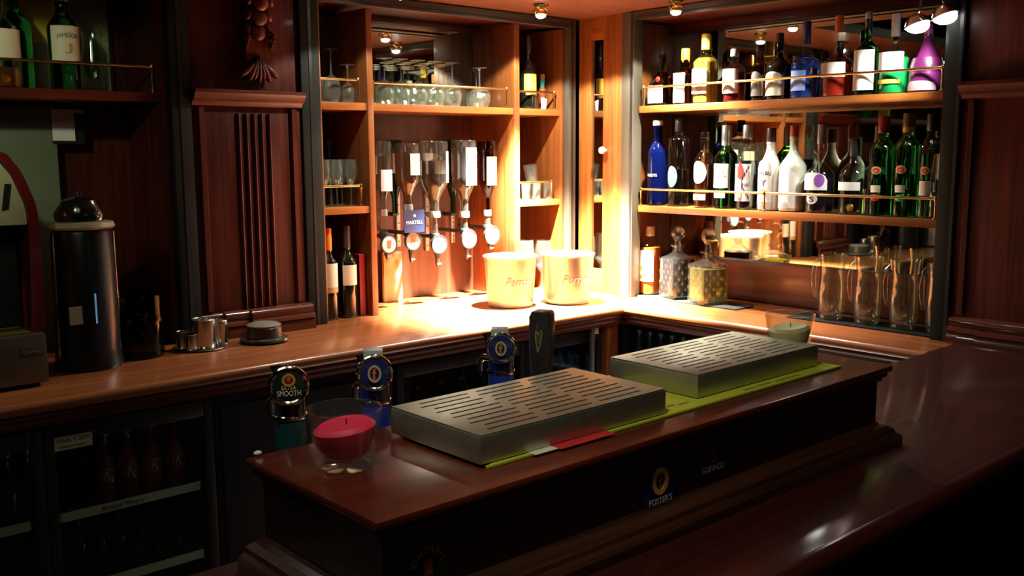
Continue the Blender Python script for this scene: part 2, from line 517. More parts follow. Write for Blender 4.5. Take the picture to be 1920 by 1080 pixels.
# ------------------------------------------------------------------ shutter channels and pilasters
def channel(axis, a0, a1, label, metal=M_CHAN):
    t = thing('shutter_channel', label, 'channel', ((a0+a1)/2, YL-0.01, ZC) if axis == 'x' else (XR-0.01, (a0+a1)/2, ZC))
    m = MB()
    if axis == 'x':
        prof = [(a0, YL-0.03), (a1, YL-0.03), (a1, YL+0.03), (a0, YL+0.03)]
        wpart('rail', MB().prism(prof, 'z', ZC, ZS), metal, t, bevel=0.004)
        wpart('slot', MB().box((a0+a1)/2-0.006, (a0+a1)/2+0.006, YL-0.032, YL-0.028, ZC, ZS), M_BLACK, t)
    else:
        wpart('rail', MB().box(XR-0.03, XR+0.03, a0, a1, ZC, ZS), metal, t, bevel=0.004)
        wpart('slot', MB().box(XR-0.032, XR-0.028, a0+0.005, a0+0.017, ZC, ZS), M_BLACK, t)
    return t
channel('x', 3.268, 3.316, 'dark bronze shutter channel beside the glazed oak door, on the left run', M_BRONZE)
channel('y', 2.908, 2.978, 'dark bronze shutter channel between oak door and bottle cabinet', M_BRONZE)
channel('y', 1.463, 1.527, 'dark shutter channel between bottle cabinet and right pilaster')
channel('x', 1.866, 1.946, 'dark shutter channel between left pilaster and glass cabinet')
channel('x', 1.367, 1.438, 'dark shutter channel left of the carved pilaster')
sb = thing('shutter_bar', 'dark metal shutter bottom bar above the glass cabinet', 'shutter bar', (2.6, YL-0.02, 2.15))
wpart('bar', MB().box(1.946, 3.268, YL-0.035, YL+0.01, 2.155, ZS-0.002), M_BRONZE, sb, bevel=0.006)
wpart('lip', MB().box(1.95, 3.262, YL-0.045, YL-0.034, 2.150, 2.165), M_BLACK, sb, bevel=0.002)
sb = thing('shutter_bar', 'dark metal shutter bottom bar above the bottle cabinet', 'shutter bar', (XR-0.02, 2.2, 2.15))
wpart('bar', MB().box(XR-0.035, XR+0.01, 1.527, 2.908, 2.158, ZS-0.002), M_BRONZE, sb, bevel=0.006)
wpart('lip', MB().box(XR-0.045, XR-0.034, 1.53, 2.90, 2.153, 2.168), M_BLACK, sb, bevel=0.002)

def corbel(parent, place):
    """carved scroll bracket; local: x across, -y outwards, z up; origin at its foot"""
    m = MB()
    side = []
    for i in range(25):
        t = i/24
        side.append((-(0.020+0.085*t**1.6+0.012*math.sin(t*9)), 0.06+0.50*t))
    poly = [(0.0, 0.06)]+side+[(0.0, 0.56)]
    m.prism(poly, 'x', -0.045, 0.045)
    for sx in (-0.048, 0.048):
        pts = [(sx, -0.066-0.040*math.cos(a)*(1-a/16), 0.47+0.055*math.sin(a)*(1-a/16)) for a in [i*0.45 for i in range(30)]]
        m.tube(pts, 0.008, 6)
        pts = [(sx, -0.042-0.024*math.cos(a)*(1-a/14), 0.17+0.034*math.sin(a)*(1-a/14)) for a in [i*0.45 for i in range(26)]]
        m.tube(pts, 0.006, 6)
    o1 = part('scroll', place(m), W_MAHOG, parent)
    lv = MB()
    for k, (dx, ang, L) in enumerate(((0, 0, 0.060), (-0.022, 0.45, 0.058), (0.022, -0.45, 0.058), (-0.042, 0.9, 0.052), (0.042, -0.9, 0.052), (-0.012, 0.2, 0.045), (0.012, -0.2, 0.045))):
        R = Matrix.Rotation(ang, 3, 'Y')
        lv.ball((dx, -0.034, 0.070), 0.013, 0.018, L*0.85, 12, R)
    for k in range(6):
        z = 0.20+0.05*k
        lv.ball((0, -0.045-0.012*k, z), 0.030, 0.016, 0.030, 12)
        for sx in (-1, 1):
            lv.ball((sx*0.036, -0.036-0.012*k, z+0.012), 0.014, 0.014, 0.026, 10, Matrix.Rotation(-sx*0.5, 3, 'Y'))
    part('carved_leaves', place(lv), W_MAHOG, parent)

def pilaster(axis, a0, a1, label, cor):
    """axis 'x': on the left run; 'y': on the right run"""
    w = abs(a1-a0); mid = (a0+a1)/2
    if axis == 'x':
        t = thing('pilaster', label, 'pilaster', (mid, YL, ZC))
        T = lambda m: m
    else:
        t = thing('pilaster', label, 'pilaster', (XR, mid, ZC))
        R = Matrix.Rotation(-PI/2, 4, 'Z')
        T = lambda m: m.xf(R)
    h = w/2
    part('lower_panel', T(MB().box(-h, h, -0.02, 0.003, 0.0, 0.84)), W_MAHOG, t, bevel=0.003)
    rd = MB()
    for k in range(-2, 3):
        x = 0.02+k*0.030
        prof = [(x-0.007, -0.02), (x-0.005, -0.026), (x, -0.029), (x+0.005, -0.026), (x+0.007, -0.02)]
        rd.prism(prof, 'z', 0.10, 0.80)
    part('reeding', T(rd), W_MAHOG, t)
    for x in (-h+0.02, h-0.05):
        fr = MB().prism([(x, -0.02), (x+0.006, -0.031), (x+0.024, -0.031), (x+0.03, -0.02)], 'z', 0.10, 0.82)
        part('panel_moulding', T(fr), W_MAHOG, t)
    part('upper_panel', T(MB().box(-h, h, -0.012, 0.003, 0.87, ZS-ZC)), W_MAHOG, t, bevel=0.003)
    lg = MB()
    lg.prism([(0.0, 0.82), (-0.030, 0.825), (-0.036, 0.838), (-0.052, 0.846), (-0.058, 0.860), (-0.066, 0.868), (-0.066, 0.880), (0.0, 0.884)], 'x', -h+0.001, h-0.001)
    part('ledge', T(lg), W_MAHOG_X if axis == 'x' else W_MAHOG_Y, t)
    bs = MB()
    for (x0, x1, e) in ((-h, h, 0.0), (-h*0.62, h, 0.018), (-h*0.18, h, 0.034)) if axis == 'x' else ((-h, h, 0.0), (-h+0.045, h, 0.018), (-h+0.11, h, 0.034)):
        bs.prism([(0.0, 0.0), (-0.045-e, 0.0), (-0.045-e, 0.030), (-0.040-e, 0.038), (-0.048-e, 0.044), (-0.044-e, 0.054), (-0.030-e, 0.060), (-0.034-e, 0.075), (-0.030-e, 0.086), (-0.022-e, 0.092), (0.0, 0.096)], 'x', x0, x1)
    part('base_moulding', T(bs), mat('polished_mahogany_base', (0.075, 0.018, 0.009), 0.22, coat=0.8), t)
    if cor:
        def place(m):
            m.xf(Matrix.Translation((cor, -0.012, 0.884)))
            return T(m)
        corbel(t, place)
    return t
pilaster('x', 1.438, 1.866, 'dark mahogany pilaster with carved scroll bracket beside the glass cabinet', 0.035)
pilaster('y', 1.463, 0.62, 'dark mahogany pilaster at the right end of the bottle cabinet', 0.115)

# ------------------------------------------------------------------ glazed oak corner door
dr = thing('corner_cabinet_door', 'narrow oak door with mirror panel and round cream knob in the corner', 'door', (XR, 3.13, ZC))
y0, y1 = 2.978, 3.263
gl0, gl1 = onx(1133, 300, XR).y, onx(1111, 300, XR).y
kn = onx(1134, 282, XR-0.02)
part_m = MB().box(XR-0.012, XR+0.02, gl1, y1-0.002, ZC+0.001, ZS)
wpart('stile', part_m, W_OAK, dr, bevel=0.003)
wpart('stile', MB().box(XR-0.012, XR+0.02, y0+0.075, gl0, ZC+0.001, ZS), W_OAK, dr, bevel=0.003)
wpart('jamb', MB().box(XR-0.022, XR+0.02, y0, y0+0.068, ZC+0.001, ZS), W_OAK, dr, bevel=0.005)
wpart('rail', MB().box(XR-0.0115, XR+0.02, gl0, gl1, ZS-0.10, ZS), W_OAK_Y, dr, bevel=0.002)
wpart('rail', MB().box(XR-0.0115, XR+0.02, gl0, gl1, ZC+0.001, ZC+0.11), W_OAK_Y, dr, bevel=0.002)
wpart('mirror_panel', MB().box(XR, XR+0.012, gl0, gl1, ZC+0.11, ZS-0.10), M_DMIRROR, dr)
kb = MB().lathe([(0.006, 0), (0.007, 0.010), (0.013, 0.016), (0.018, 0.026), (0.016, 0.036), (0.008, 0.042), (0.0001, 0.043)], 18)
kb.xf(Matrix.Translation((XR-0.010, kn.y, kn.z)) @ Matrix.Rotation(-PI/2, 4, 'Y'))
wpart('knob', kb, mat('cream_ceramic', (0.85, 0.80, 0.66), 0.25, coat=0.5), dr, label='round cream door knob')

# ------------------------------------------------------------------ left back cabinet (glasses and optics)
lc = thing('glass_cabinet', 'three-bay wooden cabinet holding glasses and spirit optics', 'cabinet', (2.6, 3.45, ZC))
D = [(1.949, 1.969), (2.176, 2.204), (2.955, 2.987), (3.245, 3.266)]
z_top, z_lmid, z_rmid = 1.59+0.194, 1.59-0.213, 1.59-0.223
for i, (a, b) in enumerate(D):
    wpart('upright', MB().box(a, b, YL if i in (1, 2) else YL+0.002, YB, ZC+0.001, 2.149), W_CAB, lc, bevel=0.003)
wpart('back_panel', MB().box(1.949, 3.266, YB, YB+0.02, ZC+0.001, ZS), W_BACK, lc)
wpart('top_panel', MB().box(1.949, 3.266, YL+0.012, YB, 2.165, ZS-0.002), W_MAHOG_X, lc)
wpart('header', MB().box(2.204, 2.955, YB-0.05, YB-0.012, 2.14, 2.165), W_MAHOG_X, lc, bevel=0.003)
wpart('mirror', MB().box(2.206, 2.953, YB-0.012, YB-0.001, z_top, 2.14), M_MIRROR, lc)
for a, b in ((1.969, 2.176), (2.204, 2.955), (2.987, 3.245)):
    wpart('shelf', MB().box(a, b, YL+0.006, YB-0.001, z_top-0.030, z_top), W_OAK_X, lc, bevel=0.003)
wpart('shelf', MB().box(1.969, 2.176, YL+0.006, YB-0.001, z_lmid-0.028, z_lmid), W_OAK_X, lc, bevel=0.003)
wpart('shelf', MB().box(2.987, 3.245, YL+0.006, YB-0.001, z_rmid-0.028, z_rmid), W_OAK_X, lc, bevel=0.003)
def rail_x(parent, x0, x1, z, h, posts, y=YL+0.02):
    m = MB().tube([(x0, y, z+h), (x1, y, z+h)], 0.0052, 10)
    r = wpart('gallery_rail', m, M_BRASS, parent)
    for x in posts:
        q = MB().lathe([(0.009, 0), (0.009, 0.004), (0.0045, 0.007), (0.0045, h-0.012), (0.0075, h-0.008), (0.0085, h), (0.006, h+0.008), (0.0001, h+0.010)], 14, cx=x, cy=y, cz=z)
        wpart('rail_post', q, M_BRASS, r)
def rail_y(parent, y0, y1, z, h, posts, x=XR+0.014):
    m = MB().tube([(x, y0, z+h), (x, y1, z+h)], 0.0052, 10)
    r = wpart('gallery_rail', m, M_BRASS, parent)
    for y in posts:
        q = MB().lathe([(0.009, 0), (0.009, 0.004), (0.0045, 0.007), (0.0045, h-0.012), (0.0075, h-0.008), (0.0085, h), (0.006, h+0.008), (0.0001, h+0.010)], 14, cx=x, cy=y, cz=z)
        wpart('rail_post', q, M_BRASS, r)
rail_x(lc, 1.969, 2.146, z_top, 0.088, (2.146,))
rail_x(lc, 2.206, 2.925, z_top, 0.082, (2.214, 2.925))
rail_x(lc, 2.990, 3.222, z_top, 0.076, (2.995, 3.222))
rail_x(lc, 1.969, 2.150, z_lmid, 0.082, (2.146,))
rail_x(lc, 2.990, 3.205, z_rmid, 0.082, (2.994, 3.205))
# pale cream strip standing at the foot of the optics bay
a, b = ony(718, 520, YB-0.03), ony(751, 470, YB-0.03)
tag(link_mesh('cream_strip', MB().box(a.x, b.x, YB-0.04, YB-0.022, ZC, b.z), mat('pale_cream', (0.80, 0.62, 0.36), 0.5), None, bevel=0.002), 'pale cream strip standing in the optics bay beside upright', 'board')

# ------------------------------------------------------------------ right back cabinet (bottles)
rc = thing('bottle_cabinet', 'mirror-backed wooden bottle cabinet with two orange-lit shelves', 'cabinet', (3.5, 2.2, ZC))
zr1, zr2 = 1.59+0.197, 1.59-0.243
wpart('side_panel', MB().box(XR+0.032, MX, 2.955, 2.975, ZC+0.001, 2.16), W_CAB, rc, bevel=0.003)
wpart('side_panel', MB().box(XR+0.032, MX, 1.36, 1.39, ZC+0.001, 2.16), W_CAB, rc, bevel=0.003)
wpart('back_board', MB().box(MX+0.012, MX+0.03, 1.36, 2.975, ZC+0.001, ZS), W_BACK, rc)
wpart('mirror', MB().box(MX, MX+0.012, 1.391, 2.954, 1.105, 2.12), M_MIRROR, rc)
wpart('header', MB().box(MX-0.03, MX, 1.391, 2.954, 2.122, 2.165), W_MAHOG_Y, rc, bevel=0.003)
wpart('top_panel', MB().box(XR+0.032, MX, 1.391, 2.954, 2.165, ZS-0.002), W_MAHOG_Y, rc)
wpart('low_back_panel', MB().box(MX-0.035, MX-0.001, 1.391, 2.954, ZC+0.001, 1.105), wood('low_panel_wood', (0.09, 0.026, 0.009), (0.22, 0.070, 0.024), 'y', 0.4, 0.2), rc, bevel=0.004)
for z in (zr1, zr2):
    wpart('shelf', MB().prism([(XR+0.004, 1.529), (XR+0.004, 2.906), (XR+0.032, 2.906), (XR+0.032, 2.954), (MX-0.001, 2.954), (MX-0.001, 1.391), (XR+0.032, 1.391), (XR+0.032, 1.529)], 'z', z-0.030, z), W_OAK_Y, rc, bevel=0.003)
rail_y(rc, 1.53, 2.886, zr1, 0.080, (2.884, 1.55))
rail_y(rc, 1.53, 2.894, zr2, 0.072, (2.894, 2.245, 1.55))

# ------------------------------------------------------------------ far left cabinet
fl = thing('whisky_cabinet', 'dark shelf cabinet of whisky bottles at the left end', 'cabinet', (0.7, 3.45, ZC))
wpart('back_panel', MB().box(-1.0, 1.367, YB, YB+0.02, ZC+0.001, ZS), W_MAHOG, fl)
wpart('side_panel', MB().box(1.343, 1.365, YL+0.002, YB, ZC+0.001, 2.18), W_MAHOG, fl)
zf = ony(150, 168, YL+0.006).z
wpart('shelf', MB().box(-1.0, 1.343, YL+0.006, YB-0.001, zf-0.032, zf), W_MAHOG_X, fl, bevel=0.003)
pr = ony(284, 125, YL+0.02)
rail_x(fl, -1.0, pr.x, zf, 0.085, (pr.x,))
wpart('upright', MB().box(1.075, 1.090, YB-0.04, YB-0.001, ZC+0.001, zf-0.034), W_MAHOG, fl)
pa, pb = ony(0, 160, YB-0.02), ony(205, 2, YB-0.02)
refl_back = thing('painted_reflection', 'grey-green and yellow mirror reflection painted on a framed panel behind the whisky bottles', 'reflection', ((pa.x+pb.x)/2, YB-0.01, zf))
wpart('reflection_panel', MB().box(0.35, pb.x-0.01, YB-0.014, YB-0.006, zf+0.012, zf+0.36), mat('grey_green_reflection', (0.38, 0.43, 0.24), 0.5), refl_back)  # mirror reflection of the lit room, painted as flat colour
py0, py1 = ony(36, 78, YB-0.02), ony(103, 0, YB-0.02)
wpart('yellow_panel', MB().box(py0.x, py1.x, YB-0.017, YB-0.0135, py0.z, zf+0.345), mat('dull_yellow_reflection', (0.75, 0.62, 0.10), 0.5), refl_back)
wpart('frame', MB().box(pb.x-0.01, pb.x, YB-0.02, YB-0.002, zf, zf+0.37).box(0.35, pb.x, YB-0.0205, YB-0.002, zf, zf+0.012), M_BLACK, refl_back)
ga, gb = ony(-40, 274, YB-0.06), ony(100, 192, YB-0.06)
bd = tag(link_mesh('notice_board', MB().box(ga.x, gb.x, YB-0.07, YB-0.055, ZC, gb.z-0.012), mat('grey_green_board', (0.16, 0.20, 0.13), 0.55), None, bevel=0.003), 'grey-green notice board standing behind the coffee machine', 'board')
na, nb = ony(99, 264, YB-0.073), ony(137, 205, YB-0.073)
nb2 = ony(156, 212, YB-0.073)
nt_ = thing('paper_notice', 'white paper notice clipped beside the grey-green board', 'notice', ((na.x+nb.x)/2, YB-0.074, na.z))
wpart('sheet', MB().box(na.x, nb.x, YB-0.0765, YB-0.074, na.z, nb.z), M_WHITE, nt_)
wpart('clip_strip', MB().box(nb.x, nb2.x, YB-0.0765, YB-0.074, nb.z-0.012, nb.z), M_WHITE, nt_)
wpart('backing', MB().box(na.x, nb2.x, YB-0.074, YB-0.055, na.z-0.01, nb.z+0.002), M_BLACK, nt_)

# ------------------------------------------------------------------ front bar and tap plinth
fb = thing('front_bar', 'polished dark red front bar with rounded customer edge', 'bar', (1.4, 1.1, 0))
wpart('bar_top', MB().box(-1.2, 3.30, 0.815, 1.43, ZC-0.045, ZC+0.0006), W_BAR, fb, bevel=0.004)
arc = [(0.815-0.024*math.sin(PI*i/10), ZC-0.0225+0.0235*math.cos(PI*i/10)) for i in range(11)]
wpart('nosing', MB().prism(arc+[(0.818, ZC-0.046), (0.818, ZC+0.001)], 'x', -1.2, 3.30), W_BAR, fb)
wpart('edge_moulding', MB().prism([(0.818, ZC-0.046), (0.812, ZC-0.050), (0.82, ZC-0.062), (0.83, ZC-0.074), (0.86, ZC-0.078), (0.86, ZC-0.046)], 'x', -1.2, 3.30), W_BAR, fb)
wpart('front_panel', MB().box(-1.2, 3.28, 0.90, 0.94, 0.0, ZC-0.046), mat('dark_navy_panel', (0.012, 0.011, 0.018), 0.5), fb)
wpart('inner_panel', MB().box(-1.2, 3.28, 1.36, 1.40, 0.0, ZC-0.046), M_BLACK, fb)
PX0, PX1, PY0, PY1 = 0.672, 2.052, 1.022, 1.393
pl = thing('tap_plinth', 'dark wooden plinth with polished red top along the front bar', 'plinth', (1.36, 1.2, ZC+0.001))
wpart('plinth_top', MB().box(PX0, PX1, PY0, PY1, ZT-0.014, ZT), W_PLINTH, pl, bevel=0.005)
cl = MB()
for k, (z0, z1, e) in enumerate(((ZT-0.026, ZT-0.014, 0.008), (ZT-0.036, ZT-0.026, 0.016))):
    cl.box(PX0+e, PX1-e, PY0+e, PY1-e, z0, z1)
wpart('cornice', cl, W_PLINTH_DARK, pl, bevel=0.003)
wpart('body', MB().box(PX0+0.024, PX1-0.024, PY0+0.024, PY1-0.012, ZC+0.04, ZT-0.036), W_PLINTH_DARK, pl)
bm_ = MB()
def ring(e0, z0, e1, z1):
    a = [(PX0-e0, PY0-e0), (PX1+e0, PY0-e0), (PX1+e0, PY1+min(e0, 0.0)), (PX0-e0, PY1+min(e0, 0.0))]
    b = [(PX0-e1, PY0-e1), (PX1+e1, PY0-e1), (PX1+e1, PY1+min(e1, 0.0)), (PX0-e1, PY1+min(e1, 0.0))]
    k = len(bm_.v)
    bm_.v.extend([(x, y, z0) for x, y in a]); bm_.v.extend([(x, y, z1) for x, y in b])
    for i in range(4):
        j = (i+1) % 4
        bm_.f.append((k+i, k+j, k+4+j, k+4+i))
lv = [(0.020, ZC+0.001), (0.020, ZC+0.018), (0.016, ZC+0.024), (0.008, ZC+0.028), (0.006, ZC+0.036), (-0.006, ZC+0.043), (-0.018, ZC+0.046), (-0.022, ZC+0.052)]
for i in range(len(lv)-1): ring(*lv[i], *lv[i+1])
wpart('base_moulding', bm_, wood('plinth_base_wood', (0.030, 0.010, 0.005), (0.075, 0.024, 0.010), 'x', 0.3, 0.5), pl)

# badges on the plinth face
FY = PY0+0.024
q = ony(1234, 915, FY)
bd1 = thing('pump_badge', 'navy and gold lager badge on the plinth front', 'badge', (q.x, FY, q.z))
part('plate', MB().prism([(0.046*math.cos(a)*(1+0.12*math.cos(2*a)), 0.002+0.041*math.sin(a)) for a in [2*PI*i/28 for i in range(28)]], 'y', -0.003, 0.001), mat('navy_enamel', (0.006, 0.014, 0.10), 0.3), bd1)
def oval_ring(rx, rz, tx, tz, y0, y1, n=32, cx=0, cz=0):
    m = MB()
    for i in range(n):
        a = 2*PI*i/n
        for (ax, az) in ((rx, rz), (rx-tx, rz-tz)):
            for y in (y0, y1):
                m.v.append((cx+ax*math.cos(a), y, cz+az*math.sin(a)))
    for i in range(n):
        b, c = i*4, ((i+1) % n)*4
        m.f += [(b, c, c+1, b+1), (b+2, b+3, c+3, c+2), (b+1, c+1, c+3, b+3), (b, b+2, c+2, c)]
    return m
part('gold_ring', oval_ring(0.0215, 0.0245, 0.009, 0.009, -0.006, -0.003, cz=0.014), M_GOLDP, bd1)
part('emblem', text_mb('f', 0.028, 0.014).xf(Matrix.Translation((0, -0.005, 0.014))), mat('rust_red_enamel', (0.35, 0.06, 0.02), 0.4), bd1)
part('lettering', text_mb("FOSTER'S", 0.012, 0.062, bold=0.01).xf(Matrix.Translation((0.002, -0.0045, -0.021))), M_SILVERINK, bd1)
q = ony(1334, 872, FY)
bd2 = thing('pump_badge', 'black stout badge on the plinth front', 'badge', (q.x, FY, q.z))
part('plate', MB().prism([(0.048*math.cos(a), 0.034*math.sin(a)) for a in [2*PI*i/28 for i in range(28)]], 'y', -0.003, 0.001), M_BLACKG, bd2)
part('lettering', text_mb('GUINNESS', 0.0125, 0.066).xf(Matrix.Translation((0, -0.004, -0.004))), mat('dull_silver_ink', (0.40, 0.42, 0.44), 0.5), bd2)
part('harp', oval_ring(0.006, 0.010, 0.002, 0.002, -0.0045, -0.003, cz=0.017), mat('dull_gold_ink', (0.30, 0.20, 0.06), 0.5), bd2)
q = ony(800, 1062, FY)
bd3 = thing('pump_badge', 'round dark bitter badge with curved gold lettering on the plinth front', 'badge', (q.x, FY, q.z))
part('plate', MB().prism([(0.036*math.cos(a), 0.036*math.sin(a)) for a in [2*PI*i/28 for i in range(28)]], 'y', -0.003, 0.001), mat('dark_green_enamel', (0.012, 0.03, 0.02), 0.35), bd3)
part('lettering', arc_text("JOHN SMITH'S", 0.026, 0.0095, 168, 12).xf(Matrix.Translation((0, -0.0035, 0))), mat('tan_ink', (0.55, 0.36, 0.18), 0.5), bd3)
part('emblem', MB().box(-0.007, 0.007, -0.0045, -0.003, -0.012, 0.012), mat('faded_red_ink', (0.30, 0.06, 0.04), 0.5), bd3)

# ================================================================== LAMPS OF THE CANOPY
M_BULB2 = mat('white_hot_lamp', (1, 1, 1), 0.4, emit=(1.0, 0.96, 0.88), estr=9.0)
M_BULB = mat('lit_bulb', (1, 1, 1), 0.4, emit=(1.0, 0.93, 0.80), estr=45.0)
def downlight(x, y, energy, label, aim=None, angle=1.6, spill=0.25):
    t = thing('downlight', label, 'lamp', (x, y, ZS), group=None)
    part('ceiling_plate', MB().lathe([(0.030, -0.006), (0.032, -0.001), (0.030, 0)], 24), M_BRASS, t)
    part('neck', MB().lathe([(0.008, -0.022), (0.008, -0.005)], 14), M_BRASS, t)
    part('cup', MB().lathe([(0.012, -0.020), (0.022, -0.026), (0.028, -0.040), (0.024, -0.044), (0.016, -0.030), (0.012, -0.026)], 24, caps=False), M_BRASS, t)
    for s in (-1, 1):
        m = MB()
        m.tube([(s*0.012, 0, -0.014), (s*0.030, 0, -0.016), (s*0.040, 0, -0.026), (s*0.034, 0, -0.036), (s*0.026, 0, -0.034)], 0.003, 8)
        part('bracket', m, M_BRASS, t)
    part('bulb', MB().lathe([(0.021, -0.040), (0.020, -0.050), (0.012, -0.056), (0.0001, -0.058)], 20), M_BULB, t)
    if energy:
        lamp(t.name+'_beam', 'SPOT', (x, y, ZS-0.062), energy, (1.0, 0.92, 0.78), 0.02, aim=aim or (x, y, 0), angle=angle, blend=1.0)
        lamp(t.name+'_spill', 'SPOT', (x, y, ZS-0.062), energy*spill, (1.0, 0.92, 0.78), 0.02, aim=aim or (x, y, 0), angle=2.35, blend=0.15)
    return t
downlight(2.86, 3.02, 11000, 'brass canopy downlight above the two ice buckets', angle=1.22, spill=0.009)
downlight(3.22, 2.60, 460, 'brass canopy downlight at the left end of the bottle cabinet', angle=1.6, spill=0.13)
downlight(2.12, 2.98, 26, 'brass canopy downlight above the tall left upright', angle=1.6, spill=0.9)
# cabinet spot at the right end of the top shelf
cp = thing('cabinet_spotlight', 'white-hot twin spotlight hanging over the top right bottles', 'lamp', (XR-0.072, 1.565, ZS))
part('mount', MB().lathe([(0.030, -0.012), (0.032, 0.0)], 18), M_CHROME, cp)
for dy, dz in ((0.042, -0.185), (-0.050, -0.165)):
    part('arm', MB().tube([(0, dy*0.3, -0.006), (0, dy*0.5, -0.06), (0, dy*0.8, dz+0.06), (0, dy, dz+0.03)], 0.005, 8), M_CHROME, cp)
    hd = part('lamp_head', MB().lathe([(0.012, 0.034), (0.030, 0.022), (0.044, -0.004), (0.041, -0.006), (0.026, 0.014), (0.0001, 0.018)], 22, caps=False).xf(Matrix.Translation((0.0, dy, dz)) @ Matrix.Rotation(-0.35, 4, 'X')), M_CHROME, cp)
    part('bulb', MB().ball((0.0, dy, dz-0.006), 0.040, 0.040, 0.026, 18), M_BULB2, hd)
    lamp('cabinet_spotlight_beam', 'SPOT', (XR-0.072, 1.565+dy, ZS+dz-0.034), 24, (1.0, 0.97, 0.88), 0.025, aim=(XR+0.05, 1.565+dy+0.26, ZS+dz-0.24), angle=1.25, blend=0.8)

# ================================================================== BOTTLES
def bottle(name, label, R, H, loc, rz, glass, liquid=None, level=0.7, rn=0.30, hs=0.58, hn=0.74, cap=None, cap_h=0.1, capr=1.12, sq=0, flat=1.0,
           labels=(), group=None, cone=False, foil=None, foil_h=0.0, cap_name='cap'):
    """R radius, H height incl. cap; rn neck radius / R; hs shoulder height / H; hn start of neck / H; labels: (z0, z1, half angle, material, shape, texts)"""
    t = thing(name, label, 'bottle', loc, rz, group)
    nr = R*rn
    hb = H*(1-cap_h*0.8) if cap else H
    prof = [(R*0.86, 0.0), (R*0.97, 0.004), (R, 0.012)]
    if cone:
        prof += [(R*0.99, H*0.22), (R*0.90, H*0.40)]
        for i in range(1, 7):
            u = i/6
            prof.append((R*0.90+(nr-R*0.90)*u**0.8, H*(0.40+(hn-0.40)*u)))
    else:
        prof.append((R, H*hs))
        for i in range(1, 9):
            u = i/8
            prof.append((nr+(R-nr)*(0.5+0.5*math.cos(PI*u))**0.9, H*(hs+(hn-hs)*u)))
    prof += [(nr, hb-0.02), (nr*1.12, hb-0.018), (nr*1.12, hb-0.004), (nr*0.95, hb)]
    body = part('glass_body', MB().lathe(prof, 30, sq=sq, flat=flat), glass, t)
    if liquid:
        zt = H*level
        pr = [(r*0.93-0.0005, max(z, 0.005)) for r, z in prof if z < zt]
        last = pr[-1]
        rr = None
        for (r0, z0), (r1, z1) in zip(prof, prof[1:]):
            if z0 <= zt <= z1:
                rr = r0+(r1-r0)*((zt-z0)/(max(1e-6, z1-z0)))
        pr.append(((rr or last[0])*0.93-0.0005, zt))
        part('liquid', MB().lathe(pr, 26, sq=sq, flat=flat), liquid, t)
    if cap:
        c = part(cap_name, MB().lathe([(nr*capr, H*(1-cap_h)), (nr*capr*1.02, H*(1-cap_h)+0.002), (nr*capr, H-0.004), (nr*capr*0.9, H)], 22), cap, t)
    if foil:
        part('neck_foil', MB().lathe([(nr*1.05, H*(1-foil_h)), (nr*1.05, hb-0.021), (nr*1.17, hb-0.019), (nr*1.17, hb-0.002)], 20, caps=False), foil, t)
    for L in labels:
        z0, z1, ha, m, shp, texts = L
        if sq:
            w_ = R*math.sin(min(ha, 1.0))*1.05
            y = -R*flat-0.0004
            lb = part('label', MB().box(-w_, w_, y-0.001, y, z0*H, z1*H), m, t)
        else:
            lb = part('label', MB().patch(R, z0*H, z1*H, ha, shape=shp), m, t)
        for tx in texts:
            body_, zc, hh, ww, tm = tx[:5]
            mb = text_mb(body_, hh*H, ww*R)
            if sq:
                mb.xf(Matrix.Translation((0, -R*flat-0.0016, zc*H)))
            else:
                bend(mb, R, zc*H, arc=tx[5] if len(tx) > 5 else 0.0)
            part('lettering', mb, tm, lb)
    return t
XB = XR+0.075
def rb(name, label, cx, wpx, ytop, zshelf, glass, dx=0.0, **k):
    """bottle on a right-hand shelf; centre column, width and top read off the photograph"""
    X = XB
    for _ in range(3):
        p = onx(cx, ytop, X)
        R = wid(wpx, p)/2
        X = XR+0.026+R
    p = onx(cx, ytop, X)
    return bottle(name, label, R, p.z-zshelf-0.0008, (X, p.y, zshelf+0.0008), RZX, glass, **k), R, p.z-zshelf
GU = 'bottles on the top shelf of the bottle cabinet'
GM = 'bottles on the middle shelf of the bottle cabinet'
# ---- top shelf, left to right
t, R, H = rb('liqueur_bottle', 'small dark liqueur bottle with red seal at left end of the top shelf', 1243, 40, 88, zr1, G_BROWN, group=GU, rn=0.26, hs=0.36, hn=0.62, cap=M_INK, cap_h=0.16, sq=5,
       labels=[(0.04, 0.34, 1.0, M_WHITE, None, [])])
part('wax_seal', MB().ball((R*0.3, -R-0.002, H*0.44), 0.012, 0.006, 0.012), M_RED, t)
rb('liqueur_bottle', 'dark square liqueur bottle with orange cap and white label', 1286, 37, 91, zr1, G_BROWN, group=GU, liquid=None, rn=0.40, hs=0.50, hn=0.66, cap=M_ORANGE, cap_h=0.25, sq=6,
   labels=[(0.03, 0.56, 0.75, M_WHITE, None, [])])
rb('liqueur_bottle', 'yellow liqueur bottle with yellow cap and cream label', 1325, 40, 64, zr1, M_GLASSB, group=GU, liquid=L_YELLOW, level=0.66, rn=0.40, hs=0.58, hn=0.72, cap=M_YELLOW, cap_h=0.22, sq=6,
   labels=[(0.14, 0.50, 0.9, M_CREAM, None, [('o', 0.40, 0.06, 0.5, M_YELLOW), ('o', 0.22, 0.09, 0.7, M_ORANGE)])])
rb('liqueur_bottle', 'clear bottle of dark red liqueur with large white label on the top shelf', 1378, 42, 92, zr1, M_GLASSB, group=GU, liquid=L_DRED, level=0.56, rn=0.34, hs=0.60, hn=0.76, cap=M_FOIL, cap_h=0.14,
   labels=[(0.16, 0.62, 0.95, M_WHITE, None, [])])
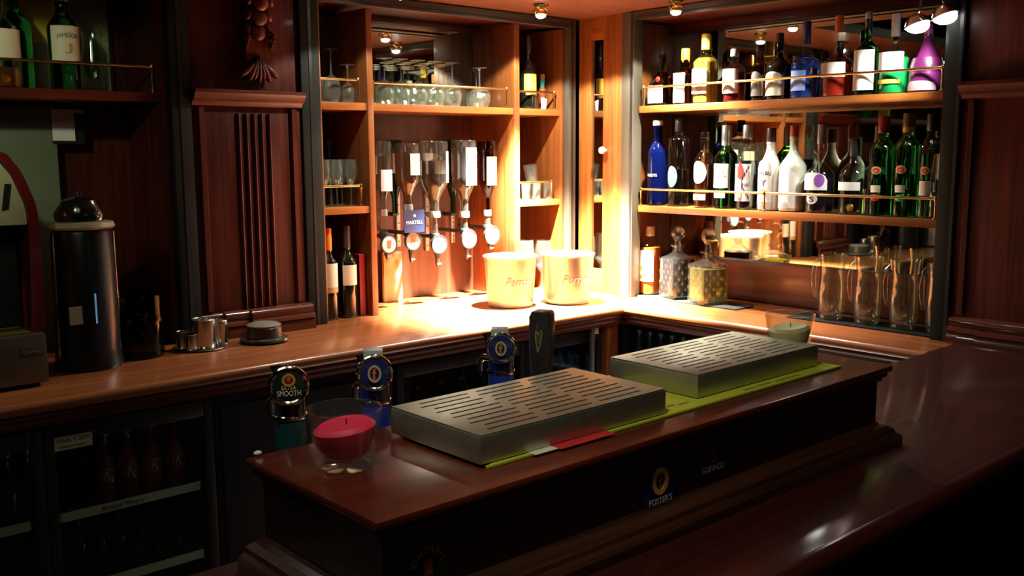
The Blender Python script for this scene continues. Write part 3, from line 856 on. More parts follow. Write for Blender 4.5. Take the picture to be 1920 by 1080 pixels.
rb('liqueur_bottle', 'slim dark brown herb liqueur bottle with arched silver label', 1426, 30, 84, zr1, G_BROWN, group=GU, rn=0.48, hs=0.60, hn=0.72, cap=M_BLACK, cap_h=0.12,
   labels=[(0.08, 0.52, 1.0, M_FOIL, 'arch', [])])
rb('cream_liqueur_bottle', 'black round-shouldered cream liqueur bottle with arched cream label', 1463, 48, 62, zr1, G_WINE, group=GU, rn=0.27, hs=0.48, hn=0.66, cap=M_BLACK, cap_h=0.13,
   labels=[(0.06, 0.42, 1.0, M_PALE, 'arch', [('BAILEYS', 0.355, 0.07, 1.5, M_CREAM, 3.0)])])
rb('liqueur_bottle', 'tall bright blue liqueur bottle with long blue neck', 1514, 58, 40, zr1, M_GLASSB, group=GU, liquid=L_BLUE, level=0.56, rn=0.24, hs=0.44, hn=0.60, cap=M_BLUEP, cap_h=0.30,
   labels=[(0.10, 0.36, 0.55, mat('pale_blue_label', (0.25, 0.40, 0.85), 0.4), None, [])])
rb('liqueur_bottle', 'bottle of bright red liqueur with orange cap and white label', 1575, 58, 29, zr1, M_GLASSB, group=GU, liquid=L_RED, level=0.40, rn=0.24, hs=0.40, hn=0.56, cap=M_ORANGE, cap_h=0.20,
   labels=[(0.24, 0.42, 1.0, M_WHITE, None, [])])
t, R, H = rb('gin_bottle', 'green-shouldered gin bottle with silver neck seal and white label', 1630, 47, 22, zr1, G_GREEN, group=GU, rn=0.26, hs=0.50, hn=0.68, cap=M_FOIL, cap_h=0.10, foil=M_BLACK, foil_h=0.20,
   labels=[(0.06, 0.54, 1.05, M_WHITE, None, [])])
rb('liqueur_bottle', 'mint green liqueur bottle with white capped long neck', 1681, 54, 26, zr1, M_GLASSB, group=GU, liquid=L_GREEN, level=0.46, rn=0.26, hs=0.44, hn=0.62, cap=M_WHITE, cap_h=0.28,
   labels=[(0.30, 0.52, 1.1, M_WHITE, None, []), (0.13, 0.18, 0.9, M_YELLOW, None, [])])
t, R, H = rb('liqueur_bottle', 'cone-shaped purple liqueur bottle at the right end of the top shelf', 1742, 64, 46, zr1, mat('purple_lacquer', (0.11, 0.012, 0.085), 0.25, coat=0.5), group=GU, rn=0.22, hn=0.80, cone=True,
   cap=mat('magenta_cap', (0.36, 0.05, 0.28), 0.35), cap_h=0.14, labels=[(0.03, 0.17, 1.0, mat('grey_mauve_label', (0.42, 0.34, 0.38), 0.5), 'arch', [])])
part('dark_band', MB().lathe([(R*0.955, H*0.30), (R*0.915, H*0.39), (R*0.90, H*0.41), (R*0.80, H*0.50)], 30, caps=False).xf(Matrix.Scale(1.02, 4)), mat('dark_purple_band', (0.07, 0.008, 0.05), 0.3), t)
# ---- middle shelf, left to right
rb('vodka_bottle', 'dark blue glass bottle with white cap at left end of the middle shelf', 1234, 36, 226, zr2, G_DBLUE, group=GM, rn=0.46, hs=0.62, hn=0.78, cap=M_WHITE, cap_h=0.06,
   labels=[(0.33, 0.385, 0.75, G_DBLUE, None, [('HARDYS', 0.357, 0.035, 1.3, M_SILVERINK)]), (0.18, 0.20, 0.9, M_SILVERINK, None, [])])
t, R, H = rb('vodka_bottle', 'clear vodka bottle with blue diamond label and black pourer', 1274, 41, 222, zr2, M_GLASSB, group=GM, liquid=L_CLEAR, level=0.42, rn=0.36, hs=0.76, hn=0.82, cap=M_BLACK, cap_h=0.15,
   labels=[(0.22, 0.46, 0.55, mat('sky_blue_label', (0.10, 0.34, 0.62), 0.4), 'oval', [])], cap_name='pourer')
rb('whisky_bottle', 'amber whisky bottle with oval cream label and no cap', 1322, 38, 248, zr2, M_GLASSB, group=GM, liquid=L_AMBER, level=0.58, rn=0.42, hs=0.62, hn=0.78, cap=M_GLASSB, cap_h=0.08,
   labels=[(0.32, 0.62, 0.85, M_CREAM, 'oval', []), (0.10, 0.18, 0.8, M_WHITE, None, [('o', 0.14, 0.04, 0.3, M_INK)])])
rb('whisky_bottle', 'green whisky bottle with silver foil neck and square white label', 1363, 43, 235, zr2, G_GREEN, group=GM, rn=0.38, hs=0.62, hn=0.76, cap=M_FOIL, cap_h=0.24,
   labels=[(0.25, 0.54, 0.85, M_WHITE, None, [('J&B', 0.42, 0.09, 1.2, M_CREAM)]), (0.13, 0.20, 0.6, M_WHITE, None, [])])
t, R, H = rb('gin_cup_bottle', 'dark bottle with a red, white and black flag label', 1403, 42, 234, zr2, M_GLASSB, group=GM, liquid=L_DARK, level=0.58, rn=0.40, hs=0.58, hn=0.74, cap=M_FOIL, cap_h=0.16,
   labels=[(0.10, 0.54, 0.95, M_WHITE, None, [])])
fl_ = MB()
for (x0, z0, x1, z1, wd) in ((-1, 0.12, 1, 0.52, 0.014), (-1, 0.52, 1, 0.12, 0.014)):
    for k in range(10):
        u0, u1 = k/10, (k+0.72)/10
        q0 = (x0+(x1-x0)*u0)*R*0.85; q1 = (x0+(x1-x0)*u1)*R*0.85
        a0 = (z0+(z1-z0)*u0)*H; a1 = (z0+(z1-z0)*u1)*H
        if abs((u0+u1)/2-0.5) < 0.13: continue
        b = len(fl_.v)
        for (x, z) in ((q0, a0-wd/2), (q1, a1-wd/2), (q1, a1+wd/2), (q0, a0+wd/2)):
            fl_.v.append((x, 0, z))
        fl_.f.append((b, b+1, b+2, b+3))
fl2 = MB(); fl2.v = fl_.v; fl2.f = fl_.f
bend(fl2, R, 0)
lbp = [c for c in t.children if c.name.startswith('label')][0]
part('flag_stripes', fl2, M_INK, lbp, smooth=False)
part('red_oval', MB().patch(R+0.0018, 0.36*H, 0.55*H, 0.30, shape='oval'), M_RED, lbp)
part('red_stripe', MB().patch(R+0.0016, 0.11*H, 0.36*H, 0.14), mat('pale_red_print', (0.75, 0.30, 0.22), 0.5), lbp)
part('lettering', bend(text_mb('No.1', 0.05*H, 0.7*R), R, 0.30*H, ac=-PI/2+0.55), M_INK, lbp)
rb('rum_bottle', 'white coconut rum bottle with dark cap and palm tree print', 1447, 44, 240, zr2, P_WHITE, group=GM, rn=0.36, hs=0.46, hn=0.76, cap=mat('dark_brown_cap', (0.05, 0.02, 0.015), 0.4), cap_h=0.17,
   labels=[(0.10, 0.62, 0.9, M_WHITE, 'arch', [('MALIBU', 0.46, 0.045, 1.3, M_INK, 4.0), ('Y', 0.34, 0.08, 0.6, M_INK), ('o', 0.23, 0.06, 0.8, M_ORANGE)])])
rb('rum_bottle', 'large pale bottle with red cap and white curved label', 1490, 50, 235, zr2, mat('pale_cream_glass', (0.62, 0.64, 0.50), 0.2, coat=0.5), group=GM, rn=0.30, hs=0.50, hn=0.72, cap=mat('brick_red_cap', (0.45, 0.10, 0.06), 0.4), cap_h=0.13,
   labels=[(0.04, 0.50, 1.0, M_WHITE, 'arch', [])])
t, R, H = rb('spirit_bottle', 'dark spirit bottle with white label, purple dot and round badge', 1541, 54, 233, zr2, M_GLASSB, group=GM, liquid=L_DARK, level=0.40, rn=0.24, hs=0.42, hn=0.60, cap=M_FOIL, cap_h=0.22,
   labels=[(0.26, 0.46, 1.05, M_WHITE, 'arch', []), (0.10, 0.22, 0.42, M_WHITE, 'oval', [('S', 0.16, 0.06, 0.4, M_INK)])])
lbp = [c for c in t.children if c.name.startswith('label')][0]
part('purple_dot', MB().patch(R+0.0012, 0.30*H, 0.44*H, 0.35, ac=-PI/2+0.5, shape='oval'), M_PURPLE, lbp)
t, R, H = rb('tequila_bottle', 'squat clear tequila bottle with black stopper and white strip label', 1604, 54, 260, zr2, M_GLASSB, group=GM, liquid=L_CLEAR, level=0.34, rn=0.30, hs=0.50, hn=0.74, cap=M_BLACK, cap_h=0.23,
   labels=[(0.32, 0.43, 0.95, M_WHITE, None, [])], cap_name='stopper')
part('gold_medallion', MB().ball((0.012, -R*0.80, 0.026), 0.016, 0.006, 0.016), M_GOLD, t)
MART = lambda main, sub: [(0.42, 0.50, 0.42, M_TAN, 'oval', [('o', 0.46, 0.045, 0.6, M_RED)]), (0.24, 0.31, 0.40, M_CREAM, None, []), (0.15, 0.22, 0.36, sub, 'oval', [])]
rb('vermouth_bottle', 'green vermouth bottle with maroon cap and red lower label', 1659, 48, 218, zr2, G_GREEN, group=GM, rn=0.40, hs=0.66, hn=0.80, cap=M_MAROON, cap_h=0.17, liquid=None, labels=MART(0, M_RED))
rb('vermouth_bottle', 'green vermouth bottle with gold-banded dark cap and green lower label', 1706, 50, 212, zr2, G_GREEN, group=GM, rn=0.40, hs=0.66, hn=0.80, cap=mat('dark_gold_cap', (0.10, 0.07, 0.02), 0.35), cap_h=0.16, labels=MART(0, mat('emerald_label', (0.02, 0.42, 0.20), 0.4)), foil=M_GOLD, foil_h=0.19)
rb('vermouth_bottle', 'clear vermouth bottle with dark cap at right end of the middle shelf', 1750, 44, 214, zr2, M_GLASSB, group=GM, liquid=L_CLEAR, level=0.62, rn=0.40, hs=0.66, hn=0.80, cap=M_BLACK, cap_h=0.16, labels=[(0.42, 0.50, 0.42, M_TAN, 'oval', [('o', 0.46, 0.045, 0.6, M_RED)]), (0.22, 0.36, 0.5, M_CREAM, None, [])])

# ================================================================== THINGS ON THE RIGHT COUNTER
GC = None
mt = tag(link_mesh('dark_counter_strip', MB().box(XR+0.004, XR+0.13, 2.36, 2.906, ZC, ZC+0.006), M_MAT, None, bevel=0.002), 'black rubber mat under the two decanters', 'mat')
mt2 = tag(link_mesh('dark_counter_strip', MB().box(XR+0.004, XR+0.17, 1.46, 2.12, ZC, ZC+0.005), mat('matt_black', (0.008, 0.008, 0.008), 0.9, spec=0.1), None, bevel=0.002), 'dark strip under the row of glass jugs', 'mat')  # thin matt black strip on the counter beneath the jugs
def stand(px, py, z=ZC): return onz(px, py, z)
XQ = XR+0.088
q = onx(1218, 552, XQ)
Rq = wid(43, q)/2
bottle('squash_bottle', 'orange squash bottle with slanted white label beside the decanters', Rq, onx(1216, 424, XQ).z-ZC-0.007, (XQ, q.y, ZC+0.0066), RZX, M_GLASSB, liquid=L_ORANGE, level=0.70, rn=0.36, hs=0.70, hn=0.84, cap=mat('grey_cap', (0.25, 0.24, 0.20), 0.4), cap_h=0.14,
       labels=[(0.20, 0.66, 1.0, M_WHITE, None, [('o', 0.34, 0.16, 0.8, M_YELLOW)])])
def decanter(label, cx, wpx, ytop, ybody, ybase, liq, level, dx):
    X = XR+dx
    p = onx(cx, ybase, X); R = wid(wpx, p)/2*0.93
    z0 = ZC+0.0066
    H = onx(cx, ytop, X).z-z0
    hb = onx(cx, ybody, X).z-z0
    t = thing('decanter', label, 'decanter', (X, p.y, z0), RZX-0.35)
    pr = [(R*0.80, 0), (R, 0.010), (R*1.02, 0.02), (R, hb*0.9), (R*0.92, hb*0.97), (R*0.55, hb*1.03), (R*0.30, hb*1.10), (R*0.26, hb*1.18), (R*0.42, hb*1.25), (R*0.42, hb*1.27)]
    part('glass_body', MB().lathe(pr, 32, sq=7, caps=False), M_CUTG, t)
    part('liquid', MB().lathe([(R*0.78, 0.012), (R*0.92, 0.018), (R*0.93, hb*level)], 28, sq=7), liq, t)
    ct = MB()
    for k in range(4):
        a = k*PI/2
        for i in range(6):
            for j in range(7):
                if (i+j) % 2: continue
                x = -R*0.72+R*1.44*i/5; z = 0.02+hb*0.80*j/6
                m = Matrix.Rotation(a, 4, 'Z') @ Matrix.Translation((x, -R*1.005, z))
                k0 = len(ct.v)
                s_ = R*0.17
                ct.v += [tuple(m @ Vector(v)) for v in ((-s_, 0, 0), (0, 0, -s_*1.2), (s_, 0, 0), (0, 0, s_*1.2), (0, -0.004, 0))]
                ct.f += [(k0, k0+1, k0+4), (k0+1, k0+2, k0+4), (k0+2, k0+3, k0+4), (k0+3, k0, k0+4)]
    part('cut_diamonds', ct, M_CUTG, t, smooth=False)
    sr = R*0.52
    zc = H-sr
    part('stopper', MB().lathe([(R*0.22, hb*1.12), (R*0.25, hb*1.26), (R*0.20, zc-sr*1.05), (sr*0.55, zc-sr*0.85), (sr*0.95, zc-sr*0.3), (sr, zc+sr*0.1), (sr*0.75, zc+sr*0.7), (sr*0.3, zc+sr*0.98), (0.0005, H)], 10), M_CUTG, t, smooth=False)
    return t
decanter('cut-glass decanter of dark liquid with ball stopper', 1269, 56, 424, 480, 556, L_DARK, 0.94, 0.075)
decanter('cut-glass decanter of yellow-green liquid with ball stopper', 1326, 62, 428, 492, 568, L_OLIVE, 0.86, 0.055)

def jug_mesh(t, R, H):
    pr = [(R*0.78, 0.0), (R*0.86, 0.004), (R*0.92, 0.03), (R*0.97, H*0.35), (R*0.92, H*0.62), (R*0.88, H*0.78), (R*0.97, H*0.95), (R*1.02, H), (R*0.97, H), (R*0.90, H*0.94), (R*0.82, H*0.78), (R*0.86, H*0.62), (R*0.91, H*0.35), (R*0.85, 0.03), (R*0.70, 0.020), (0.0005, 0.018)]
    part('bowl', MB().lathe(pr, 30), M_CUTG, t)
    hp = [(-R*0.86, 0, H*0.90), (-R*1.12, 0, H*0.93), (-R*1.40, 0, H*0.86), (-R*1.50, 0, H*0.68), (-R*1.46, 0, H*0.50), (-R*1.30, 0, H*0.36), (-R*0.98, 0, H*0.32)]
    part('handle', MB().tube(hp, [0.007, 0.009, 0.009, 0.009, 0.009, 0.008, 0.006], 10), M_CUTG, t)
    part('thick_base', MB().lathe([(R*0.74, 0.001), (R*0.84, 0.006), (R*0.82, 0.017), (R*0.3, 0.019)], 26), M_CUTG, t)
XJ = XR+0.085
j0 = None
for cx, yt, lab in ((1557, 478, 'glass beer jug at the left end of the jug row'), (1625, 483, 'second glass beer jug from the left in the row'), (1693, 488, 'third glass beer jug from the left in the row'), (1762, 494, 'rightmost glass beer jug, half behind the shutter channel')):
    p = onx(cx, 600, XJ)
    if j0 is None:
        R = wid(50, p)/2
        j0 = thing('beer_jug', lab, 'jug', (XJ, p.y, ZC+0.0056), 0, 'glass beer jugs on the right counter')
        j0.rotation_euler[2] = -0.55
        jug_mesh(j0, R, onx(cx, yt, XJ).z-ZC)
    else:
        dup(j0, (XJ, p.y, ZC+0.0056), lab)

# ================================================================== GLASSES AND BOTTLES IN THE LEFT CABINET
def stem_mesh(t, H, rb_, rf, rr, upright=True):
    """wine glass; H height, rb_ bowl radius, rf foot radius, rr rim radius"""
    b0 = H*0.48
    pr = [(0.004, b0-0.004), (rb_*0.5, b0+H*0.03), (rb_*0.88, b0+H*0.12), (rb_, b0+H*0.24), (rb_*0.95, b0+H*0.38), (rr, H), (rr-0.0012, H), (rb_*0.93, b0+H*0.38), (rb_*0.97, b0+H*0.24), (rb_*0.84, b0+H*0.125), (rb_*0.4, b0+H*0.04), (0.0005, b0+H*0.02)]
    flip = Matrix.Identity(4) if upright else Matrix.Translation((0, 0, H)) @ Matrix.Rotation(PI, 4, 'X')
    part('bowl', MB().lathe(pr, 16).xf(flip), M_SHELFG, t, smooth=False)
    part('stem', MB().lathe([(0.006, 0.004), (0.0038, 0.014), (0.0032, b0*0.6), (0.0045, b0-0.002)], 12).xf(flip), M_SHELFG, t)
    part('foot', MB().lathe([(rf, 0), (rf, 0.0018), (rf*0.5, 0.004), (0.006, 0.006)], 24).xf(flip), M_SHELFG, t)
YG = YL+0.085
wg = None
def put_glass(src, cx, y, z, lab, group, px_y=150):
    p = ony(cx, px_y, y)
    return dup(src, (p.x, y, z), lab, group)
GT = 'upturned wine glasses on the top glass shelf'
k = 0
names = ['leftmost', 'second', 'third', 'fourth', 'fifth', 'sixth', 'seventh']
for cx, y in ((721, YG-0.02), (752, YG-0.02), (784, YG-0.02), (816, YG-0.02), (848, YG-0.02)):
    lab = names[k]+' upturned wine glass from the left, front row of the middle bay'
    if wg is None:
        p = ony(cx, 150, y)
        wg = thing('wine_glass', lab, 'glass', (p.x, y, z_top+0.0006), 0, GT)
        stem_mesh(wg, 0.185, 0.040, 0.033, 0.031, False)
    else:
        put_glass(wg, cx, y, z_top+0.0006, lab, GT)
    k += 1
for k, cx in enumerate((737, 768, 800, 832)):
    put_glass(wg, cx, YG+0.075, z_top+0.0006, names[k]+' upturned wine glass from the left, second row of the middle bay', GT)
for k, cx in enumerate((726, 757, 790, 822)):
    put_glass(wg, cx, YG+0.155, z_top+0.0006, names[k]+' upturned wine glass from the left, back row against the mirror', GT)
bg = thing('brandy_glass', 'upturned brandy glass standing alone right of the wine glasses', 'glass', (ony(899, 150, YG-0.005).x, YG-0.005, z_top+0.0006), 0)
stem_mesh(bg, 0.172, 0.050, 0.034, 0.036, False)
dup(bg, (ony(893, 150, YG+0.105).x, YG+0.105, z_top+0.0006), 'upturned brandy glass directly behind the lone brandy glass')
# left bay of the top shelf
tw = thing('wine_glass', 'tall upturned wine glass in the left bay of the top shelf', 'glass', (ony(621, 150, YG).x, YG, z_top+0.0006))
stem_mesh(tw, 0.205, 0.037, 0.034, 0.030, False)
lg_ = thing('wine_glass', 'shorter upturned wine glass beside the rail post, left bay', 'glass', (ony(652, 150, YG-0.01).x, YG-0.01, z_top+0.0006))
stem_mesh(lg_, 0.150, 0.034, 0.030, 0.028, False)
def tumbler_mesh(t, H, r0, r1, m=None):
    m = m or M_SHELFG
    part('wall', MB().lathe([(r0, 0), (r0, 0.003), (r1, H), (r1-0.002, H), (r0-0.0025, 0.010), (0.0005, 0.009)], 26), m, t)
    part('base', MB().lathe([(r0*0.9, 0.0012), (r0*0.96, 0.005), (r0*0.85, 0.0085), (0.0005, 0.0088)], 22), m, t)
tm = thing('tumbler', 'plain tumbler by the left end of the top glass shelf', 'glass', (ony(603, 150, YG+0.10).x, YG+0.10, z_top+0.0006))
tumbler_mesh(tm, 0.10, 0.026, 0.031)
# right bay of the top shelf
p = ony(990, 206, YG-0.01)
bottle('wine_bottle', 'dark wine bottle with yellow label in the right bay, top shelf', wid(31, p)/2, ony(989, 68, YG-0.01).z-z_top-0.001, (p.x, YG-0.01, z_top+0.0008), 0, G_WINE, rn=0.38, hs=0.56, hn=0.70, cap=M_BLACK, cap_h=0.20,
       labels=[(0.25, 0.48, 1.2, M_YELLOW, None, []), (0.19, 0.22, 1.0, M_GOLDP, None, [])])
p = ony(1017, 206, YG-0.005)
bottle('miniature_bottle', 'miniature bottle with pink cap beside the yellow-labelled wine bottle', wid(13, p)/2, ony(1017, 139, YG-0.005).z-z_top-0.001, (p.x, YG-0.005, z_top+0.0008), 0, mat('clear_brown_glass', (0.18, 0.05, 0.02), 0.15), rn=0.62, hs=0.55, hn=0.64, cap=mat('pink_cap', (0.75, 0.25, 0.25), 0.4), cap_h=0.16, foil=mat('teal_foil', (0.02, 0.20, 0.16), 0.35), foil_h=0.44)
p = ony(1017, 204, YG-0.04)
nk = MB()
for k in range(4):
    a = -0.5+0.27*k
    nk.prism([(0, 0), (0.016+0.004*k, 0.003), (0.014*math.cos(a)+0.010, 0.046-0.006*k), (-0.004, 0.054)], 'y', -0.006+0.004*k, -0.004+0.004*k)
nk.xf(Matrix.Translation((p.x-0.008, YG-0.05, z_top)) )
tag(link_mesh('paper_napkin', nk, M_WHITE, None, smooth=False), 'folded white paper napkins leaning by the miniature bottle', 'napkin')
# champagne flutes on the left middle shelf
fz = z_lmid+0.0006
fl0 = None
for cx, y, lab in ((609, YG-0.02, 'leftmost champagne flute in the front row, left bay'), (633, YG-0.02, 'middle champagne flute in the front row, left bay'), (659, YG-0.02, 'rightmost champagne flute in the front row, left bay'),
                   (622, YG+0.07, 'left champagne flute in the back row, left bay'), (645, YG+0.07, 'right champagne flute in the back row, left bay')):
    p = ony(cx, 385, y)
    if fl0 is None:
        fl0 = thing('champagne_flute', lab, 'glass', (p.x, y, fz), 0, 'champagne flutes on the left shelf')
        H = 0.185
        pr = [(0.004, 0.074), (0.016, 0.090), (0.024, 0.115), (0.0262, 0.14), (0.0235, H), (0.0224, H), (0.025, 0.14), (0.022, 0.116), (0.012, 0.093), (0.0005, 0.086)]
        part('bowl', MB().lathe(pr, 22), M_SHELFG, fl0)
        part('stem', MB().lathe([(0.006, 0.004), (0.0035, 0.014), (0.0035, 0.06), (0.0045, 0.076)], 12), M_SHELFG, fl0)
        part('foot', MB().lathe([(0.029, 0), (0.029, 0.0018), (0.012, 0.004), (0.006, 0.006)], 22), M_SHELFG, fl0)
    else:
        dup(fl0, (min(p.x, 2.142), y, fz), lab)
p = ony(633, 300, YG+0.15)
bottle('dark_bottle', 'dark bottle behind the champagne flutes', 0.034, ony(633, 262, YG+0.15).z-z_lmid, (min(p.x, 2.138), YG+0.15, fz), 0, G_WINE, rn=0.42, hs=0.6, hn=0.74, cap=mat('brown_foil', (0.10, 0.04, 0.02), 0.4), cap_h=0.12)
# wine bottles and menu below
for cx, wp, yt, capm, lab, lz in ((620, 30, 428, M_ORANGE, 'dark wine bottle with orange capsule and cream label', (0.36, 0.62)), (654, 33, 424, mat('charcoal_foil', (0.03, 0.028, 0.03), 0.4), 'dark wine bottle with charcoal capsule next to the red menu', (0.36, 0.58))):
    p = ony(cx, 590, YG-0.035)
    bottle('wine_bottle', lab, wid(wp, p)/2, ony(cx, yt, YG-0.035).z-ZC, (p.x, YG-0.035, ZC+0.0006), 0, G_WINE, rn=0.36, hs=0.60, hn=0.74, cap=capm, cap_h=0.24, labels=[(lz[0], lz[1], 1.1, M_CREAM, None, [])] + ([(lz[0]-0.06, lz[0], 1.1, M_TAN, None, [])] if cx == 620 else []))
pa, pb = ony(680, 545, YL+0.04), ony(691, 545, YL+0.04)
pb.z = ony(688, 476, YL+0.04).z
pb.x = min(pb.x, 2.171)
pa.x = pb.x-0.032
mn = thing('menu_book', 'upright slim red menu book between wine bottles and upright', 'book', ((pa.x+pb.x)/2, YL+0.12, ZC))
M_CRIM = mat('crimson_cover', (0.32, 0.012, 0.02), 0.45)
wpart('cover', MB().box(pa.x, pb.x, YL+0.04, YL+0.047, ZC+0.001, pb.z).box(pa.x, pa.x+0.003, YL+0.04, YL+0.20, ZC+0.001, pb.z).box(pb.x-0.003, pb.x, YL+0.04, YL+0.20, ZC+0.001, pb.z), M_CRIM, mn)
wpart('pages', MB().box(pa.x+0.0035, pb.x-0.0035, YL+0.048, YL+0.196, ZC+0.004, pb.z-0.003), M_CREAM, mn)
# tumblers on the right middle shelf
rz_ = z_rmid+0.0006
mt_ = None
for cx, y, lab in ((986, YG-0.025, 'leftmost small tumbler on the right-bay shelf'), (1006, YG-0.025, 'second small tumbler from the left on the right-bay shelf'), (1026, YG-0.025, 'third small tumbler from the left on the right-bay shelf'), (1044, YG-0.025, 'rightmost small tumbler on the right-bay shelf'),
                   (998, YG+0.045, 'left small tumbler in the back row of the right-bay shelf'), (1022, YG+0.045, 'right small tumbler in the back row of the right-bay shelf')):
    p = ony(cx, 370, y)
    if mt_ is None:
        mt_ = thing('tumbler', lab, 'glass', (p.x, y, rz_), 0, 'small tumblers on the right shelf')
        tumbler_mesh(mt_, 0.075, 0.019, 0.0225)
    else:
        dup(mt_, (p.x, y, rz_), lab)
p = ony(999, 338, YG)
tt = thing('tumbler', 'larger tumbler lying tilted on top of the small tumblers', 'glass', (p.x, YG+0.005, rz_+0.0755))
tt.rotation_euler = (0.0, -0.16, 0)
tumbler_mesh(tt, 0.085, 0.028, 0.033)
# bowls half hidden behind the buckets
for cx, lab in ((984, 'clear glass bowl behind the left ice bucket'), (1018, 'clear glass bowl behind the gap between the buckets')):
    p = ony(cx, 450, YL+0.07)
    t = thing('glass_bowl', lab, 'bowl', (p.x, YL+0.07, ZC+0.0006))
    hb_ = p.z-ZC
    part('bowl', MB().lathe([(0.03, 0), (0.034, 0.004), (0.012, 0.02), (0.012, hb_*0.35), (0.040, hb_*0.5), (0.046, hb_*0.75), (0.041, hb_), (0.039, hb_), (0.044, hb_*0.75), (0.038, hb_*0.51), (0.0005, hb_*0.4)], 24), M_GLASS, t)

# ---- optics
OPY = YL+0.10
def optic(label, cx, wpx, y_top, y_lab, y_neck, y_disk, y_noz, glass, liq, lev, labm, lha, texts, lrot, bh=None):
    """inverted spirit bottle above its measure; pixel rows of top, label, neck end, disk centre, nozzle end"""
    Y = OPY
    g = lambda y: ony(cx, y, Y).z
    p = ony(cx, y_disk, Y)
    R = wid(wpx, ony(cx, 300, Y))/2
    t = thing('optic_bottle', label, 'spirit optic', (p.x, Y, g(y_noz)), 0, 'inverted spirit bottles on optics')
    z0 = g(y_noz)
    zt, zn = g(y_top)-z0, g(y_neck)-z0
    L = zt-zn
    prof = [(R*0.34, zn), (R*0.34, zn+L*0.18), (R*0.42, zn+L*0.24), (R*0.70, zn+L*0.34), (R*0.95, zn+L*0.43), (R, zn+L*0.52), (R, zt-0.010), (R*0.95, zt-0.002), (R*0.6, zt)]
    b = part('glass_body', MB().lathe(prof, 28), glass, t)
    if liq:
        zl = zn+L*lev
        pr = [(r*0.93, z+0.001) for r, z in prof if z < zl]+[(R*0.93, zl)]
        part('liquid', MB().lathe(pr, 26), liq, t)
    la, lb_ = g(y_lab[1])-z0, g(y_lab[0])-z0
    lab_o = part('label', MB().patch(R, la, lb_, lha, ac=-PI/2+lrot), labm, t)
    for (bd_, zc, hh, ww, tmm) in texts:
        part('lettering', bend(text_mb(bd_, hh*(lb_-la), ww*R), R, la+(lb_-la)*zc, ac=-PI/2+lrot), tmm, lab_o)
    zd = g(y_disk)-z0
    part('measure', MB().lathe([(0.010, zd-0.02), (0.017, zd-0.008), (0.018, zd+0.03), (0.013, zn-0.004), (R*0.36, zn+0.02)], 20, caps=False), M_OPTICG, t)
    part('collar', MB().lathe([(R*0.42, zn-0.006), (R*0.44, zn+0.004), (R*0.40, zn+0.022)], 20, caps=False), M_FOIL, t)
    rd = wid(17, p)
    dk = MB().lathe([(rd, -0.004), (rd, 0.004)], 28).xf(Matrix.Translation((0, -0.030, zd)) @ Matrix.Rotation(PI/2, 4, 'X'))
    dk_o = part('measure_disk', dk, M_WHITE, t, bevel=0.0015, label='round white measure disk with black rim')
    part('disk_rim', oval_ring(rd*1.06, rd*1.06, rd*0.13, rd*0.13, -0.036, -0.026, cz=zd), M_BLACK, dk_o)
    part('glass_symbol', MB().prism([(-rd*0.22, zd-rd*0.42), (rd*0.22, zd-rd*0.42), (rd*0.30, zd+rd*0.42), (-rd*0.30, zd+rd*0.42)], 'y', -0.0355, -0.034), mat('sepia_print', (0.22, 0.14, 0.08), 0.5), dk_o)
    nz = part('nozzle', MB().lathe([(0.004, 0), (0.006, 0.006), (0.010, 0.016), (0.012, zd-rd*1.1)], 16, cy=-0.018), M_BLACK, t)
    part('lettering', text_mb('25ml', 0.007, 0.018).xf(Matrix.Translation((0, -0.0315, 0.016))), M_WHITE, nz)
    part('lever', MB().box(-0.012, 0.012, -0.026, -0.012, zd-rd*1.25, zd-rd*0.95), M_BLACK, t, bevel=0.002)
    part('clamp_arm', MB().box(-0.008, 0.008, 0.012, YB-OPY-0.005, zd+0.024, zd+0.040), M_BLACK, t, bevel=0.002)
    part('clamp', MB().lathe([(0.020, zd+0.02), (0.022, zd+0.024), (0.022, zd+0.044), (0.020, zd+0.048)], 20, caps=False), M_BLACK, t)
    return t
optic('inverted clear bottle with white label, leftmost of the optics', 721, 34, 264, (318, 358), 402, 457, 486, M_OPTICG, L_CLEAR, 0.80, M_WHITE, 0.8, [], 0.0)
ma = optic('inverted brown cognac bottle with cream label above a navy sign', 766, 47, 268, (288, 328), 392, 451, 492, M_OPTICG, L_COGNAC, 0.94, M_CREAM, 0.75, [], 0.40)
optic('inverted half-full clear vodka bottle with tall white label', 815, 56, 264, (284, 342), 405, 457, 500, M_OPTICG, L_CLEAR, 0.74, M_WHITE, 0.5, [], 0.85)
imp = optic('inverted bottle with large white label and brown lettered band', 871, 48, 262, (277, 347), 405, 447, 486, M_OPTICG, L_CLEAR, 0.9, M_WHITE, 0.85, [('*', 0.55, 0.30, 0.8, M_INK)], 0.35)
optic('inverted dark rum bottle with amber label, rightmost of the optics', 914, 36, 264, (294, 347), 402, 440, 470, G_BROWN, None, 0.9, M_AMBERL, 0.95, [], 0.25)
# brown band with lettering on the white label
lab_o = [c for c in imp.children if c.name.startswith('label')][0]
zb0 = ony(871, 292, OPY).z-imp.location.z; zb1 = ony(871, 281, OPY).z-imp.location.z
Ri = wid(48, ony(871, 300, OPY))/2
bn = part('brown_band', MB().patch(Ri+0.001, zb0, zb1, 0.75, ac=-PI/2+0.35), mat('brown_print', (0.16, 0.07, 0.03), 0.5), lab_o)
part('lettering', bend(text_mb('IMPERIAL', 0.011, 1.25*Ri), Ri, (zb0+zb1)/2, lift=0.0030, ac=-PI/2+0.35), M_CREAM, lab_o)
